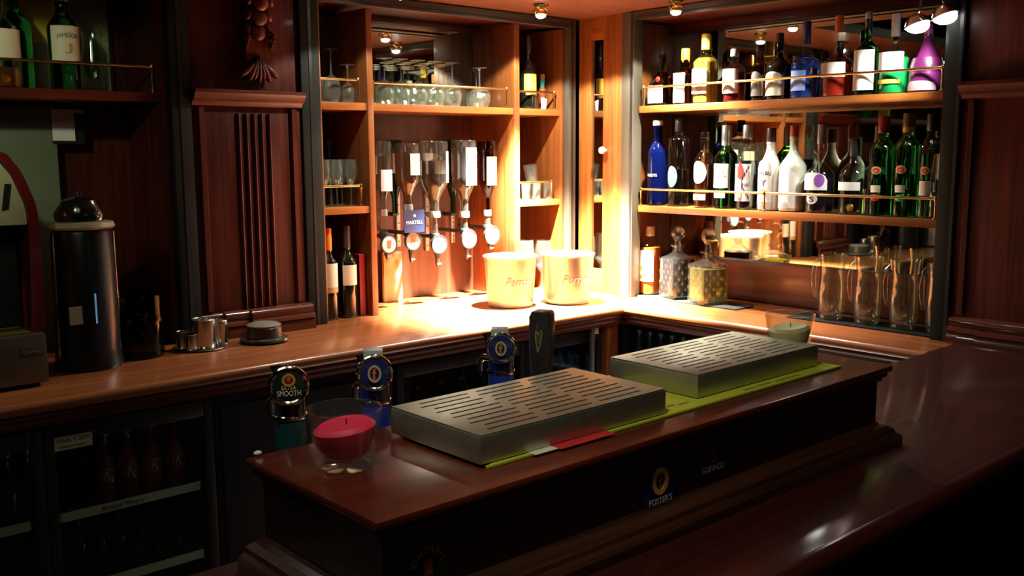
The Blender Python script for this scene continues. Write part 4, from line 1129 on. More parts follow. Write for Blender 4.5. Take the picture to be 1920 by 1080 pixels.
# navy sign clipped on the second optic
sg0, sg1 = ony(758, 437, OPY-0.05), ony(795, 393, OPY-0.05)
sg = part('sign', MB().box(-(sg1.x-sg0.x)/2, (sg1.x-sg0.x)/2, -0.052, -0.048, sg0.z-ma.location.z, sg1.z-ma.location.z).xf(Matrix.Translation(((sg0.x+sg1.x)/2-ma.location.x, 0, 0))), M_NAVY, ma, label='navy sign lettered in white')
part('lettering', text_mb('MARTELL', 0.014, (sg1.x-sg0.x)*0.80).xf(Matrix.Translation(((sg0.x+sg1.x)/2-ma.location.x, -0.053, (sg0.z+sg1.z)/2-ma.location.z-0.004))), M_WHITE, sg)
part('emblem', MB().ball(((sg0.x+sg1.x)/2-ma.location.x, -0.053, (sg0.z*0.25+sg1.z*0.75)-ma.location.z), 0.007, 0.001, 0.006), M_SILVERINK, sg)
# bracket on the back board
br = thing('optic_bracket', 'perforated steel strips on the back board carrying the optics', 'bracket', (2.55, YB-0.01, ZC))
for k, (cx, ya, yb) in enumerate(((748, 340, 462), (802, 340, 470), (850, 395, 455), (893, 330, 452))):
    a_, b_ = ony(cx, yb, YB-0.012), ony(cx, ya, YB-0.012)
    st = wpart('strip', MB().box(a_.x-0.010, a_.x+0.010, YB-0.014, YB-0.002, a_.z, b_.z), M_FOIL, br, bevel=0.002)
    ho = MB()
    for i in range(7):
        ho.lathe([(0.0035, 0), (0.0035, 0.001)], 10).xf(Matrix.Identity(4))
        kk = len(ho.v)-20
        MX_ = Matrix.Translation((a_.x, YB-0.0142, a_.z+(b_.z-a_.z)*(0.08+0.14*i))) @ Matrix.Rotation(PI/2, 4, 'X')
        for v in range(kk, len(ho.v)): ho.v[v] = tuple(MX_ @ Vector(ho.v[v]))
    wpart('screw_hole', ho, M_BLACK, st)
# second rank of bottles standing behind the optics
a_ = None
for k, (cx, w_, m_, lab) in enumerate(((738, 30, G_DGREEN, 'dark green bottle hung behind the first two optics'), (796, 30, M_GLASSB, 'clear bottle hung behind the second and third optics'), (848, 30, G_DGREEN, 'green bottle hung behind the third and fourth optics'))):
    Y = YB-0.07
    p = ony(cx, 262, Y); q = ony(cx, 400, Y)
    t = thing('hung_bottle', lab, 'bottle', (p.x, Y, q.z))
    L = p.z-q.z; R = wid(w_, p)/2
    part('glass_body', MB().lathe([(R*0.36, 0), (R*0.36, L*0.2), (R*0.7, L*0.34), (R, L*0.46), (R, L-0.008), (R*0.9, L)], 24), m_, t)
    part('label', MB().patch(R, L*0.55, L*0.82, 0.8), M_WHITE, t)
    part('clamp', MB().box(-0.012, 0.012, 0.0, 0.062, -0.012, 0.004), M_BLACK, t)

# ---- ice buckets
def bucket(label, cx, wtop, ytop, ybot, txt):
    z0 = ZC+0.0006
    pb_ = onz(cx, ybot, z0)
    t = thing('ice_bucket', label, 'ice bucket', (pb_.x, pb_.y, z0))
    t.rotation_euler[2] = math.atan2(pb_.y, pb_.x)-PI/2
    R = wid(wtop, (pb_.x, pb_.y, 1.15))/2
    H = ony(cx, ytop, pb_.y).z-z0
    part('body', MB().lathe([(R*0.80, 0), (R*0.84, 0.004), (R*0.86, 0.02), (R*0.97, H*0.93), (R, H*0.96), (R*1.02, H*0.985), (R, H), (R*0.97, H*0.985), (R*0.94, H*0.93), (R*0.82, 0.02), (0.0005, 0.016)], 40), M_ALU, t)
    part('base_ring', MB().lathe([(R*0.70, 0.0), (R*0.815, 0.0005), (R*0.845, 0.010), (R*0.85, 0.012)], 40, caps=False), M_CHROME, t)
    tx = bend(text_mb(txt, 0.036, R*1.15, shear=0.35), R*0.93, H*0.52, lift=0.003, ac=-PI/2+0.42)
    part('lettering', tx, mat('etched_script', (0.62, 0.60, 0.52), 0.55), t)
    return t
bucket('white aluminium ice bucket with script lettering, the left one', 957, 101, 478, 572, 'Perrier')
bucket('white aluminium ice bucket with script lettering, in the corner by the oak door', 1064, 101, 474, 566, 'Perrier')

# ================================================================== THINGS ON THE FRONT BAR
def tray(label, c0, c1, lab_y=None):
    """stainless drip tray box with slotted lid; c0, c1: (x0, x1)"""
    x0, x1, y0, y1 = c0[0], c0[1], c1[0], c1[1]
    h = 0.047
    t = thing('drip_tray', label, 'drip tray', ((x0+x1)/2, (y0+y1)/2, ZT+0.005))
    z0, z1 = ZT+0.005, ZT+0.005+h
    wpart('box', MB().box(x0, x1, y0, y1, z0, z1-0.0015), M_STEEL, t, bevel=0.005)
    lid = wpart('slotted_lid', MB().box(x0+0.002, x1-0.002, y0+0.002, y1-0.002, z1-0.0014, z1), M_STEEL, t, bevel=0.0005)
    sl = MB()
    rows = 10
    for r in range(rows):
        y = y0+0.022+(y1-y0-0.044)*r/(rows-1)
        for c in range(3):
            L = (x1-x0-0.09)/3
            xa = x0+0.035+c*(L+0.010)+(0.012 if r % 2 else 0.0)
            sl.prism([(xa, y-0.0024), (xa+L-0.014, y-0.0024), (xa+L-0.011, y), (xa+L-0.014, y+0.0024), (xa, y+0.0024), (xa-0.003, y)], 'z', z1, z1+0.0003)
    wpart('drain_slots', sl, M_SLOT, lid, smooth=False)
    return t, z1
T1, z_tray = tray('left stainless steel drip tray beside the red candle', (0.911, 1.350), (1.096, 1.335))
T2, _ = tray('right stainless steel drip tray under the cream candle glass', (1.476, 1.905), (1.122, 1.352))
rn_ = thing('bar_runner', 'lime yellow bar runner under the two steel drip trays', 'bar runner', (1.42, 1.2, ZT))
wpart('cloth', MB().box(0.930, 1.945, 1.093, 1.335, ZT+0.0003, ZT+0.0042), M_LIME, rn_, bevel=0.0012)
wpart('border', MB().box(0.918, 1.945, 1.088, 1.094, ZT+0.0003, ZT+0.0052), mat('lime_border', (0.42, 0.46, 0.02), 0.8), rn_, bevel=0.001)
wpart('red_panel', MB().box(1.06, 1.19, 1.074, 1.100, ZT+0.0043, ZT+0.0056), mat('red_towelling', (0.55, 0.02, 0.02), 0.85), rn_)
wpart('white_panel', MB().box(1.01, 1.06, 1.080, 1.100, ZT+0.0043, ZT+0.0054), mat('white_towelling', (0.70, 0.68, 0.45), 0.85), rn_)
for x0, x1, y in ((1.372, 1.385, 1.125), (1.392, 1.412, 1.128), (1.418, 1.446, 1.122), (1.60, 1.64, 1.104), (1.65, 1.70, 1.106), (1.71, 1.80, 1.104)):
    wpart('printed_mark', MB().box(x0, x1, y-0.004, y+0.004, ZT+0.0041, ZT+0.0046), M_LIMED, rn_)

def candle_glass(label, cx, ybase, wtop, wbase, yrim, z0, wax, sculpt, waxh, frosted=False):
    p = onz(cx, ybase, z0)
    t = thing('candle_glass', label, 'candle', (p.x, p.y, z0+0.0006))
    r0, r1 = wid(wbase, p)/2, wid(wtop, p)/2
    H = (CAM+ray(cx, yrim)*((p-CAM).length/ray(cx, yrim).length)).z-z0
    part('glass_wall', MB().lathe([(r0*0.9, 0), (r0, 0.003), (r0*1.02, 0.012), (r1, H), (r1-0.0028, H), (r0*0.96, 0.018), (0.0005, 0.016)], 40), M_GLASS if not frosted else thin_glass('smoky_glass', (0.90, 0.89, 0.80), 1.0, 0.05), t)
    part('glass_base', MB().lathe([(r0*0.86, 0.001), (r0*0.95, 0.004), (r0*0.93, 0.013), (0.0005, 0.0145)], 36), M_GLASS, t)
    rw = lambda z: (r0+(r1-r0)*(z/H))*0.90
    zt_ = H*waxh
    if sculpt:
        m = MB().lathe([(rw(0.02)*0.72, 0.0185), (rw(0.03)*0.90, 0.028), (rw(0.04), 0.042), (rw(zt_*0.75), zt_*0.75), (rw(zt_)*0.97, zt_*0.90), (rw(zt_)*0.80, zt_), (rw(zt_)*0.4, zt_-0.002), (0.0005, zt_-0.003)], 40)
        for i, (x, y, z) in enumerate(m.v):
            a = math.atan2(y, x)
            if z > zt_*0.55:
                m.v[i] = (x, y, z+0.007*math.sin(a+2.0)*(math.hypot(x, y)/r1))
    else:
        m = MB().lathe([(rw(0.02)*0.9, 0.0185), (rw(zt_*0.8), zt_*0.8), (rw(zt_)*0.9, zt_), (0.0005, zt_-0.004)], 36)
        for i, (x, y, z) in enumerate(m.v):
            if z > zt_*0.5:
                m.v[i] = (x, y, z-0.22*x)
    wx_ = part('wax', m, wax, t)
    part('wick', MB().tube([(0.004, 0, zt_-0.006), (0.004, 0.001, zt_+0.006)], 0.0012, 6), M_INK, wx_)
    return t
M_REDWAX = mat('red_wax', (0.90, 0.02, 0.085), 0.45)
M_REDWAX.node_tree.nodes['Principled BSDF'].inputs['Subsurface Weight'].default_value = 0.9
M_REDWAX.node_tree.nodes['Principled BSDF'].inputs['Subsurface Radius'].default_value = (0.05, 0.012, 0.012)
M_CREAMWAX = mat('cream_wax', (0.92, 0.86, 0.58), 0.5)
M_CREAMWAX.node_tree.nodes['Principled BSDF'].inputs['Subsurface Weight'].default_value = 1.0
M_CREAMWAX.node_tree.nodes['Principled BSDF'].inputs['Subsurface Radius'].default_value = (0.06, 0.055, 0.03)
candle_glass('glass holding a red sculpted candle at the left end of the plinth', 648, 874, 143, 104, 757, ZT, M_REDWAX, True, 0.74)
candle_glass('glass holding a pale cream candle at the right end of the plinth', 1479, 665, 92, 70, 586, ZT, M_CREAMWAX, True, 0.70, True)
p = onz(477, 854, ZT)
tag(link_mesh('paper_scrap', MB().ball((0, 0, 0.004), 0.007, 0.005, 0.004).xf(Matrix.Translation((p.x+0.004, p.y-0.004, ZT))), M_WHITE, None), 'small white paper scrap on the far left plinth corner', 'scrap')

# ------------------------------------------------------------------ beer taps behind the plinth
TY = 1.475
def lens(t, x, y, z, r, rz, face, ring=M_CHROME, name='lens_badge'):
    """oval badge in a chrome ring, facing the camera side"""
    Rm = Matrix.Rotation(rz, 4, 'Z') @ Matrix.Translation((x, y, z))
    b = part(name, MB().lathe([(r, -0.012), (r, 0.010), (r*0.85, 0.016)], 32).xf(Rm @ Matrix.Rotation(PI/2, 4, 'X')), ring, t, bevel=0.002)
    f = part('face', MB().lathe([(r*0.84, 0.0), (r*0.84, 0.0165), (r*0.5, 0.0175), (0.0005, 0.018)], 32).xf(Rm @ Matrix.Rotation(PI/2, 4, 'X')), face, b)
    tb = MB().tube([(r*0.97*math.cos(2*PI*i/32), -0.014, r*0.97*math.sin(2*PI*i/32)) for i in range(32)], 0.0045, 8, closed=True).xf(Rm)
    part('chrome_ring', tb, ring, b)
    return b, Rm
M_TEAL = mat('dark_teal_column', (0.008, 0.045, 0.045), 0.25, coat=0.6)
M_DGRN = mat('bottle_green_enamel', (0.010, 0.025, 0.014), 0.25, coat=0.5)
M_FBLUE = mat('royal_blue_column', (0.012, 0.035, 0.28), 0.25, coat=0.5)
M_FFACE = mat('navy_lens', (0.015, 0.025, 0.12), 0.2, coat=0.6)
def tap(label, cx, cy, rpx, kind, colmat, Y=TY):
    p = ony(cx, cy, Y)
    r = wid(rpx, p)
    t = thing('beer_tap', label, 'beer tap', (p.x, Y, ZC+0.001))
    zc = p.z-ZC-0.001
    ang = math.atan2(Y, p.x)-PI/2
    part('foot', MB().lathe([(0.040, 0), (0.040, 0.010), (0.030, 0.018), (0.026, 0.03)], 24), M_CHROME, t)
    part('column', MB().lathe([(0.026, 0.02), (0.027, 0.04), (0.027, zc-r*0.7), (0.022, zc-r*0.35), (0.018, zc)], 28), colmat, t)
    part('spout', MB().tube([(0.0, 0.024, zc-r*1.2), (0.0, 0.055, zc-r*1.25), (0.0, 0.068, zc-r*1.6), (0.0, 0.069, zc-r*2.4)], 0.007, 10), M_CHROME, t)
    part('tap_handle', MB().tube([(0.0, 0.02, zc-r*0.5), (0.0, 0.040, zc-r*0.1), (0.0, 0.046, zc+r*0.6)], [0.006, 0.007, 0.010], 10), M_BLACK, t)
    part('collar', MB().lathe([(0.0285, zc-r*2.1), (0.030, zc-r*2.05), (0.030, zc-r*1.9), (0.0285, zc-r*1.85)], 28, caps=False), M_CHROME, t)
    b, Rm = lens(t, 0, -0.028, zc, r, ang, M_DGRN if kind == 'smooth' else M_FFACE)
    fc = [c for c in b.children if c.name.startswith('face')][0]
    sub = lambda m, y=-0.021: m.xf(Rm @ Matrix.Translation((0, y, 0)))
    if kind == 'smooth':
        part('lettering', sub(text_mb('SMOOTH', r*0.30, r*1.25).xf(Matrix.Translation((0, 0, -r*0.36)))), M_CREAM, b)
        part('lettering', sub(text_mb('EXTRA', r*0.20, r*0.75).xf(Matrix.Translation((0, 0, -r*0.06)))), M_CREAM, b)
        part('emblem_arch', sub(oval_ring(r*0.36, r*0.36, r*0.14, r*0.14, -0.002, 0.0, cz=r*0.36)), mat('amber_emblem', (0.55, 0.26, 0.04), 0.4), b)
        part('emblem', sub(MB().ball((0, 0, r*0.34), r*0.16, 0.003, r*0.2)), M_RED, b)
    else:
        part('gold_oval', sub(oval_ring(r*0.40, r*0.52, r*0.13, r*0.13, -0.002, 0.0)), mat('pale_gold_oval', (0.50, 0.40, 0.20), 0.4), b)
        part('emblem', sub(text_mb('f', r*0.72, r*0.32, bold=0.02)), mat('orange_red_emblem', (0.75, 0.14, 0.04), 0.4), b)
        part('top_clip', MB().box(-0.020, 0.016, -0.020, 0.012, zc+r*0.70, zc+r*1.22).xf(Matrix.Rotation(ang, 4, 'Z')), mat('grey_plastic', (0.42, 0.42, 0.36), 0.4), t, bevel=0.003)
    return t
tap('beer tap with dark green oval badge, left of the red candle', 541, 713, 34, 'smooth', M_TEAL, 1.50)
tap('lager tap with navy round badge, just behind the red candle glass', 702, 690, 31, 'lager', M_FBLUE, 1.50)
tap('lager tap with navy round badge, behind the left drip tray', 939, 645, 26, 'lager', M_FBLUE, 1.52)
# tall black stout tap
Y = 1.50
p = ony(1017, 583, Y)
gs = thing('stout_tap', 'tall black stout tap with gold harp behind the left drip tray', 'beer tap', (p.x, Y, ZC+0.001))
zt_ = p.z-ZC
hw = wid(19, p)
ang = math.atan2(Y, p.x)-PI/2-0.35
R3 = Matrix.Rotation(ang, 4, 'Z')
part('foot', MB().lathe([(0.042, 0), (0.042, 0.010), (0.034, 0.018), (0.03, 0.026)], 24), M_CHROME, gs)
prof = [(-hw*0.55, 0.02), (hw*0.55, 0.02), (hw*0.62, zt_*0.45), (hw*1.0, zt_*0.80), (hw*1.0, zt_*0.97), (hw*0.85, zt_), (-hw*0.85, zt_), (-hw*1.0, zt_*0.97), (-hw*1.0, zt_*0.80), (-hw*0.66, zt_*0.45)]
part('column', MB().prism(prof, 'y', -0.022, 0.022).xf(R3), mat('soft_black', (0.022, 0.022, 0.020), 0.38, coat=0.3), gs, bevel=0.004)
part('silver_edge', MB().prism([(-hw*1.03, zt_*0.80), (-hw*1.03, zt_*0.97), (-hw*0.98, zt_*0.97), (-hw*0.98, zt_*0.80), (-hw*0.64, zt_*0.45), (-hw*0.53, 0.03), (-hw*0.60, 0.03), (-hw*0.70, zt_*0.45)], 'y', -0.0225, -0.012).xf(R3), mat('grey_edge', (0.22, 0.22, 0.20), 0.35, 0.6), gs)
hp_ = MB()
cz = zt_*0.80
hp_.tube([(-hw*0.30, -0.0235, cz+0.022), (-hw*0.34, -0.0235, cz+0.008), (-hw*0.10, -0.0235, cz-0.024)], 0.0016, 6)
hp_.tube([(-hw*0.30, -0.0235, cz+0.022), (0, -0.0235, cz+0.015), (hw*0.24, -0.0235, cz+0.024), (hw*0.36, -0.0235, cz+0.018)], 0.0020, 6)
hp_.tube([(hw*0.36, -0.0235, cz+0.018), (hw*0.16, -0.0235, cz-0.006), (-hw*0.10, -0.0235, cz-0.024)], 0.0020, 6)
for k in range(4):
    u = k/3
    hp_.tube([(-hw*0.2+hw*0.45*u, -0.0235, cz+0.017), (-hw*0.25+hw*0.42*u, -0.0235, cz-0.006+0.004*u)], 0.0006, 5)
part('harp_emblem', hp_.xf(R3), mat('antique_gold', (0.45, 0.34, 0.14), 0.4, 0.5), gs)
part('spout', MB().tube([(0.0, 0.02, zt_*0.42), (0.0, 0.06, zt_*0.44), (0.0, 0.075, zt_*0.36), (0, 0.076, zt_*0.22)], 0.007, 10).xf(R3), M_CHROME, gs)

# ================================================================== LEFT COUNTER THINGS
CY = 3.06
# coffee machine (only its right end is in frame)
px0 = onz(90, 690, ZC)
cmx, cmy = ony(88, 640, 2.93).x, 2.93
cf = thing('coffee_machine', 'red and steel coffee machine with curved hood at the left edge', 'coffee machine', (cmx-0.22, 3.10, ZC))
zb0_, zb1_ = ony(60, 690, cmy).z, ony(60, 628, cmy).z
wpart('base', MB().box(cmx-0.46, cmx, cmy, 3.40, ZC+0.012, zb1_), mat('dull_dark_steel', (0.16, 0.15, 0.12), 0.35, 0.8, noise=0.08), cf, bevel=0.006)
wpart('feet', MB().box(cmx-0.44, cmx-0.40, cmy+0.02, cmy+0.06, ZC, ZC+0.014).box(cmx-0.06, cmx-0.02, cmy+0.02, cmy+0.06, ZC, ZC+0.014).box(cmx-0.06, cmx-0.02, 3.32, 3.36, ZC, ZC+0.014), M_BLACK, cf)
pl_ = wpart('nameplate', MB().box(cmx-0.075, cmx-0.012, cmy-0.004, cmy, (zb0_+zb1_)/2-0.014, (zb0_+zb1_)/2+0.014), mat('pewter_plate', (0.10, 0.10, 0.08), 0.35, 0.6), cf, bevel=0.003)
tx = text_mb('CARIMALI', 0.011, 0.052).xf(Matrix.Translation((cmx-0.0435, cmy-0.0045, (zb0_+zb1_)/2)))
wpart('lettering', tx, mat('pale_engraving', (0.40, 0.39, 0.30), 0.4), pl_)
# curved red side frame
hz0, hz1 = zb1_, ony(10, 285, 2.97).z
xr = ony(72, 640, 2.97).x; xt = ony(18, 300, 2.97).x
arcp = []
q0 = ony(84, 610, 2.97); q1 = ony(70, 420, 2.97); q2 = ony(52, 350, 2.97); q3 = ony(25, 305, 2.97); q4 = ony(-20, 282, 2.97)
ctl = [(q0.x, zb1_), (q1.x+0.004, q1.z), (q2.x, q2.z), (q3.x, q3.z), (q4.x, q4.z), (cmx-0.40, q4.z+0.008)]
outer = []
for i in range(len(ctl)-1):
    a0, a1, a2, a3 = (Vector(ctl[max(0, min(len(ctl)-1, i+k))]) for k in (-1, 0, 1, 2))
    for k in range(6):
        u = k/6
        v = 0.5*((2*a1)+(a2-a0)*u+(2*a0-5*a1+4*a2-a3)*u*u+(3*a1-a0-3*a2+a3)*u**3)
        outer.append((v.x, v.y))
outer.append(ctl[-1])
inner = []
for i, (x, z) in enumerate(outer):
    t0, t1 = Vector(outer[max(0, i-1)]), Vector(outer[min(len(outer)-1, i+1)])
    d = (t1-t0).normalized()
    inner.append((x-d.y*0.026, z+d.x*0.026) if d.x <= 0 else (x-0.026, z))
inner[0] = (outer[0][0]-0.026, zb1_)
rf = MB()
for i in range(len(outer)-1):
    k = len(rf.v)
    for (x, z) in (outer[i], outer[i+1], inner[i+1], inner[i]):
        rf.v += [(x, 2.965, z), (x, 3.38, z)]
    rf.f += [(k, k+2, k+3, k+1), (k+4, k+6, k+7, k+5), (k, k+6, k+4, k+2), (k+1, k+3, k+5, k+7)]
wpart('red_frame', rf, mat('deep_red_lacquer', (0.16, 0.014, 0.012), 0.25, coat=0.7), cf)
ip = [(x-0.002, z) for x, z in inner if z > q1.z]
wpart('hood_panel', MB().prism([(ip[0][0], q1.z)]+ip+[(cmx-0.41, ip[-1][1]), (cmx-0.41, q1.z)], 'y', 2.975, 2.99), mat('ivory_panel', (0.62, 0.58, 0.36), 0.4), cf)
wpart('cup_icon', MB().prism([(ony(4, 395, 2.97).x, ony(4, 395, 2.97).z), (ony(16, 392, 2.97).x, ony(16, 392, 2.97).z), (ony(21, 345, 2.97).x, ony(21, 345, 2.97).z), (ony(9, 345, 2.97).x, ony(9, 345, 2.97).z)], 'y', 2.971, 2.976), M_BLACK, cf)
wpart('back_body', MB().box(cmx-0.44, q0.x-0.03, 3.08, 3.38, zb1_, q1.z+0.02), mat('dark_grey_casing', (0.035, 0.038, 0.036), 0.4), cf, bevel=0.005)
wpart('drip_grid', MB().box(cmx-0.42, cmx-0.035, 2.95, 3.07, zb1_, zb1_+0.006), mat('dull_brass_grid', (0.30, 0.22, 0.06), 0.4, 0.6), cf)
# grinder
gx = ony(160, 560, 3.12).x
gr = thing('coffee_grinder', 'black coffee grinder with pale lid ring beside the coffee machine', 'grinder', (gx, 3.12, ZC+0.0006))
gz = lambda y: ony(160, y, 3.12).z-ZC
rg_ = wid(56, ony(160, 500, 3.12))
part('body', MB().lathe([(rg_*1.05, 0), (rg_*1.1, 0.01), (rg_*1.0, 0.06), (rg_*0.95, gz(430)-0.01), (rg_*0.9, gz(430))], 32), mat('grinder_black', (0.008, 0.009, 0.010), 0.3, spec=0.35), gr)
part('lid_ring', MB().lathe([(rg_*1.02, gz(428)), (rg_*1.08, gz(424)), (rg_*1.02, gz(416)), (rg_*0.8, gz(414))], 32), mat('ivory_ring', (0.55, 0.47, 0.30), 0.35), gr)
part('hopper', MB().lathe([(rg_*0.75, gz(416)), (rg_*0.80, gz(400)), (rg_*0.55, gz(375)), (0.012, gz(368)), (0.010, gz(362)), (0.0005, gz(360))], 28), M_BLACKG, gr)
part('blue_light', MB().box(-0.002, 0.002, -rg_-0.002, -rg_*0.93, gz(600), gz(545)), mat('blue_indicator', (0.10, 0.25, 0.5), 0.3, emit=(0.2, 0.5, 0.9), estr=0.35), gr)
for s in (-1, 1):
    part('chrome_rod', MB().tube([(s*rg_*0.99, -0.02, 0.03), (s*rg_*0.96, -0.02, gz(436))], 0.004, 8), M_CHROME, gr)
tg = part('tag', MB().box(-rg_*0.85, -rg_*0.45, -rg_-0.003, -rg_+0.004, gz(598), gz(566)), mat('pale_tag', (0.45, 0.45, 0.36), 0.5), gr)
# jar of dark coffee sachets
jx = ony(262, 640, 3.16)
jr = thing('storage_jar', 'dark glass jar of brown sachets between grinder and steel measures', 'jar', (jx.x, 3.16, ZC+0.0006))
rj = wid(44, jx); hj = ony(262, 552, 3.16).z-ZC
part('glass_wall', MB().lathe([(rj*0.9, 0), (rj, 0.008), (rj, hj*0.96), (rj*0.97, hj), (rj*0.93, hj), (rj*0.94, 0.012), (0.0005, 0.010)], 30), thin_glass('smoked_glass', (0.45, 0.45, 0.42), 0.5, 0.0), jr)
sc = MB()
for k in range(16):
    a = k*2.4; rr = rj*0.55*math.sqrt((k % 7)/7)
    sc.xf(Matrix.Identity(4))
    k0 = len(sc.v)
    sc.box(-0.022, 0.022, -0.004, 0.004, -0.016, 0.016)
    Mx = Matrix.Translation((rr*math.cos(a), rr*math.sin(a), 0.045+hj*0.42*(k/16))) @ Matrix.Rotation(a, 4, 'Z') @ Matrix.Rotation(0.5*math.sin(k), 4, 'X')
    for v in range(k0, len(sc.v)): sc.v[v] = tuple(Mx @ Vector(sc.v[v]))
so = part('sachets', sc, mat('brown_sachets', (0.16, 0.06, 0.035), 0.5), jr, smooth=False)
so['kind'] = 'stuff'
# steel measures on a tray
tp = onz(378, 652, ZC)
st = thing('measure_tray', 'small round steel tray under the spirit measures', 'tray', (tp.x, tp.y, ZC+0.0006))
part('dish', MB().lathe([(wid(46, tp), 0), (wid(49, tp), 0.003), (wid(50, tp), 0.007), (wid(47, tp), 0.005), (0.0005, 0.004)], 32), M_STEELB, st)
def measure(label, cx, ybase, wt, wb, ytop):
    p = onz(cx, ybase, ZC+0.006)
    t = thing('spirit_measure', label, 'measure', (p.x, p.y, ZC+0.006))
    H = ony(cx, ytop, p.y).z-ZC-0.006
    a, b = wid(wb, p)/2, wid(wt, p)/2
    part('cup', MB().lathe([(a, 0), (a, 0.001), (b, H), (b*0.94, H), (a*0.9, 0.004), (0.0005, 0.003)], 26), M_STEELB, t)
    part('rolled_rim', MB().tube([(b*math.cos(2*PI*i/26), b*math.sin(2*PI*i/26), H) for i in range(26)], 0.0012, 6, closed=True), M_STEELB, t)
measure('smallest steel spirit measure at the left of its tray', 344, 652, 25, 30, 622)
measure('second small steel spirit measure on the tray', 359, 655, 20, 24, 627)
measure('tall steel spirit measure in the middle of its tray', 384, 651, 44, 40, 598)
measure('tall steel spirit measure at the right of its tray', 413, 644, 30, 28, 600)
# ashtray-like lidded pot
ap = onz(496, 640, ZC)
po = thing('lidded_pot', 'squat dark grey lidded pot on a wide saucer base', 'pot', (ap.x, ap.y, ZC+0.0006))
ra = wid(45, ap)
M_GREYG = mat('dark_grey_glaze', (0.05, 0.047, 0.038), 0.2, coat=0.6)
part('saucer', MB().lathe([(ra*0.9, 0), (ra, 0.006), (ra*0.98, 0.014), (ra*0.75, 0.018)], 36), M_GREYG, po)
part('bowl', MB().lathe([(ra*0.70, 0.016), (ra*0.74, 0.02), (ra*0.72, 0.052), (ra*0.66, 0.056)], 36), M_GREYG, po)
part('lid', MB().lathe([(ra*0.68, 0.055), (ra*0.70, 0.060), (ra*0.55, 0.066), (ra*0.2, 0.068), (0.0005, 0.068)], 36), mat('grey_lid', (0.16, 0.15, 0.12), 0.35), po)

# whisky bottles on the far left shelf
YW = YL+0.09
p = ony(125, 168, YW)
bottle('whisky_bottle', 'green whiskey bottle with lettered cream label on the far left shelf', wid(54, p)/2, ony(125, -22, YW).z-zf, (p.x, YW, zf+0.0006), 0, G_DGREEN, rn=0.40, hs=0.60, hn=0.76, cap=mat('bronze_cap', (0.25, 0.14, 0.06), 0.35), cap_h=0.14,
       labels=[(0.27, 0.62, 1.15, M_CREAM, None, [('JAMESON', 0.52, 0.055, 1.45, M_INK, 2.0), ('J', 0.40, 0.10, 0.5, M_TAN)])], group='whisky bottles on the far left shelf')
p = ony(8, 168, YW)
bottle('whisky_bottle', 'clear bottle with pale label at the left edge of the photo', wid(66, p)/2, ony(8, -10, YW).z-zf, (p.x, YW, zf+0.0006), 0, M_GLASSB, liquid=L_AMBER, level=0.22, rn=0.30, hs=0.62, hn=0.78, cap=M_BLACK, cap_h=0.12,
       labels=[(0.30, 0.62, 1.1, M_CREAM, None, [])], group='whisky bottles on the far left shelf')
p = ony(36, 168, YW+0.085)
bottle('whisky_bottle', 'bright green bottle behind the pale-labelled clear bottle', wid(56, p)/2, ony(36, -40, YW+0.085).z-zf, (p.x, YW+0.085, zf+0.0006), 0, G_GREEN, rn=0.36, hs=0.56, hn=0.74, cap=M_BLACK, cap_h=0.12, group='whisky bottles on the far left shelf')
p = ony(178, 168, YW+0.03)
bg2 = thing('glass_jar', 'empty clear glass jug right of the lettered whiskey bottle', 'jug', (p.x, YW+0.03, zf+0.0006))
part('wall', MB().lathe([(0.034, 0), (0.038, 0.006), (0.040, 0.10), (0.030, 0.16), (0.033, 0.20), (0.031, 0.20), (0.028, 0.16), (0.037, 0.10), (0.035, 0.010), (0.0005, 0.008)], 26), M_GLASSB, bg2)
part('handle', MB().tube([(0.036, 0, 0.15), (0.062, 0, 0.14), (0.066, 0, 0.09), (0.040, 0, 0.05)], 0.005, 8), M_GLASSB, bg2)

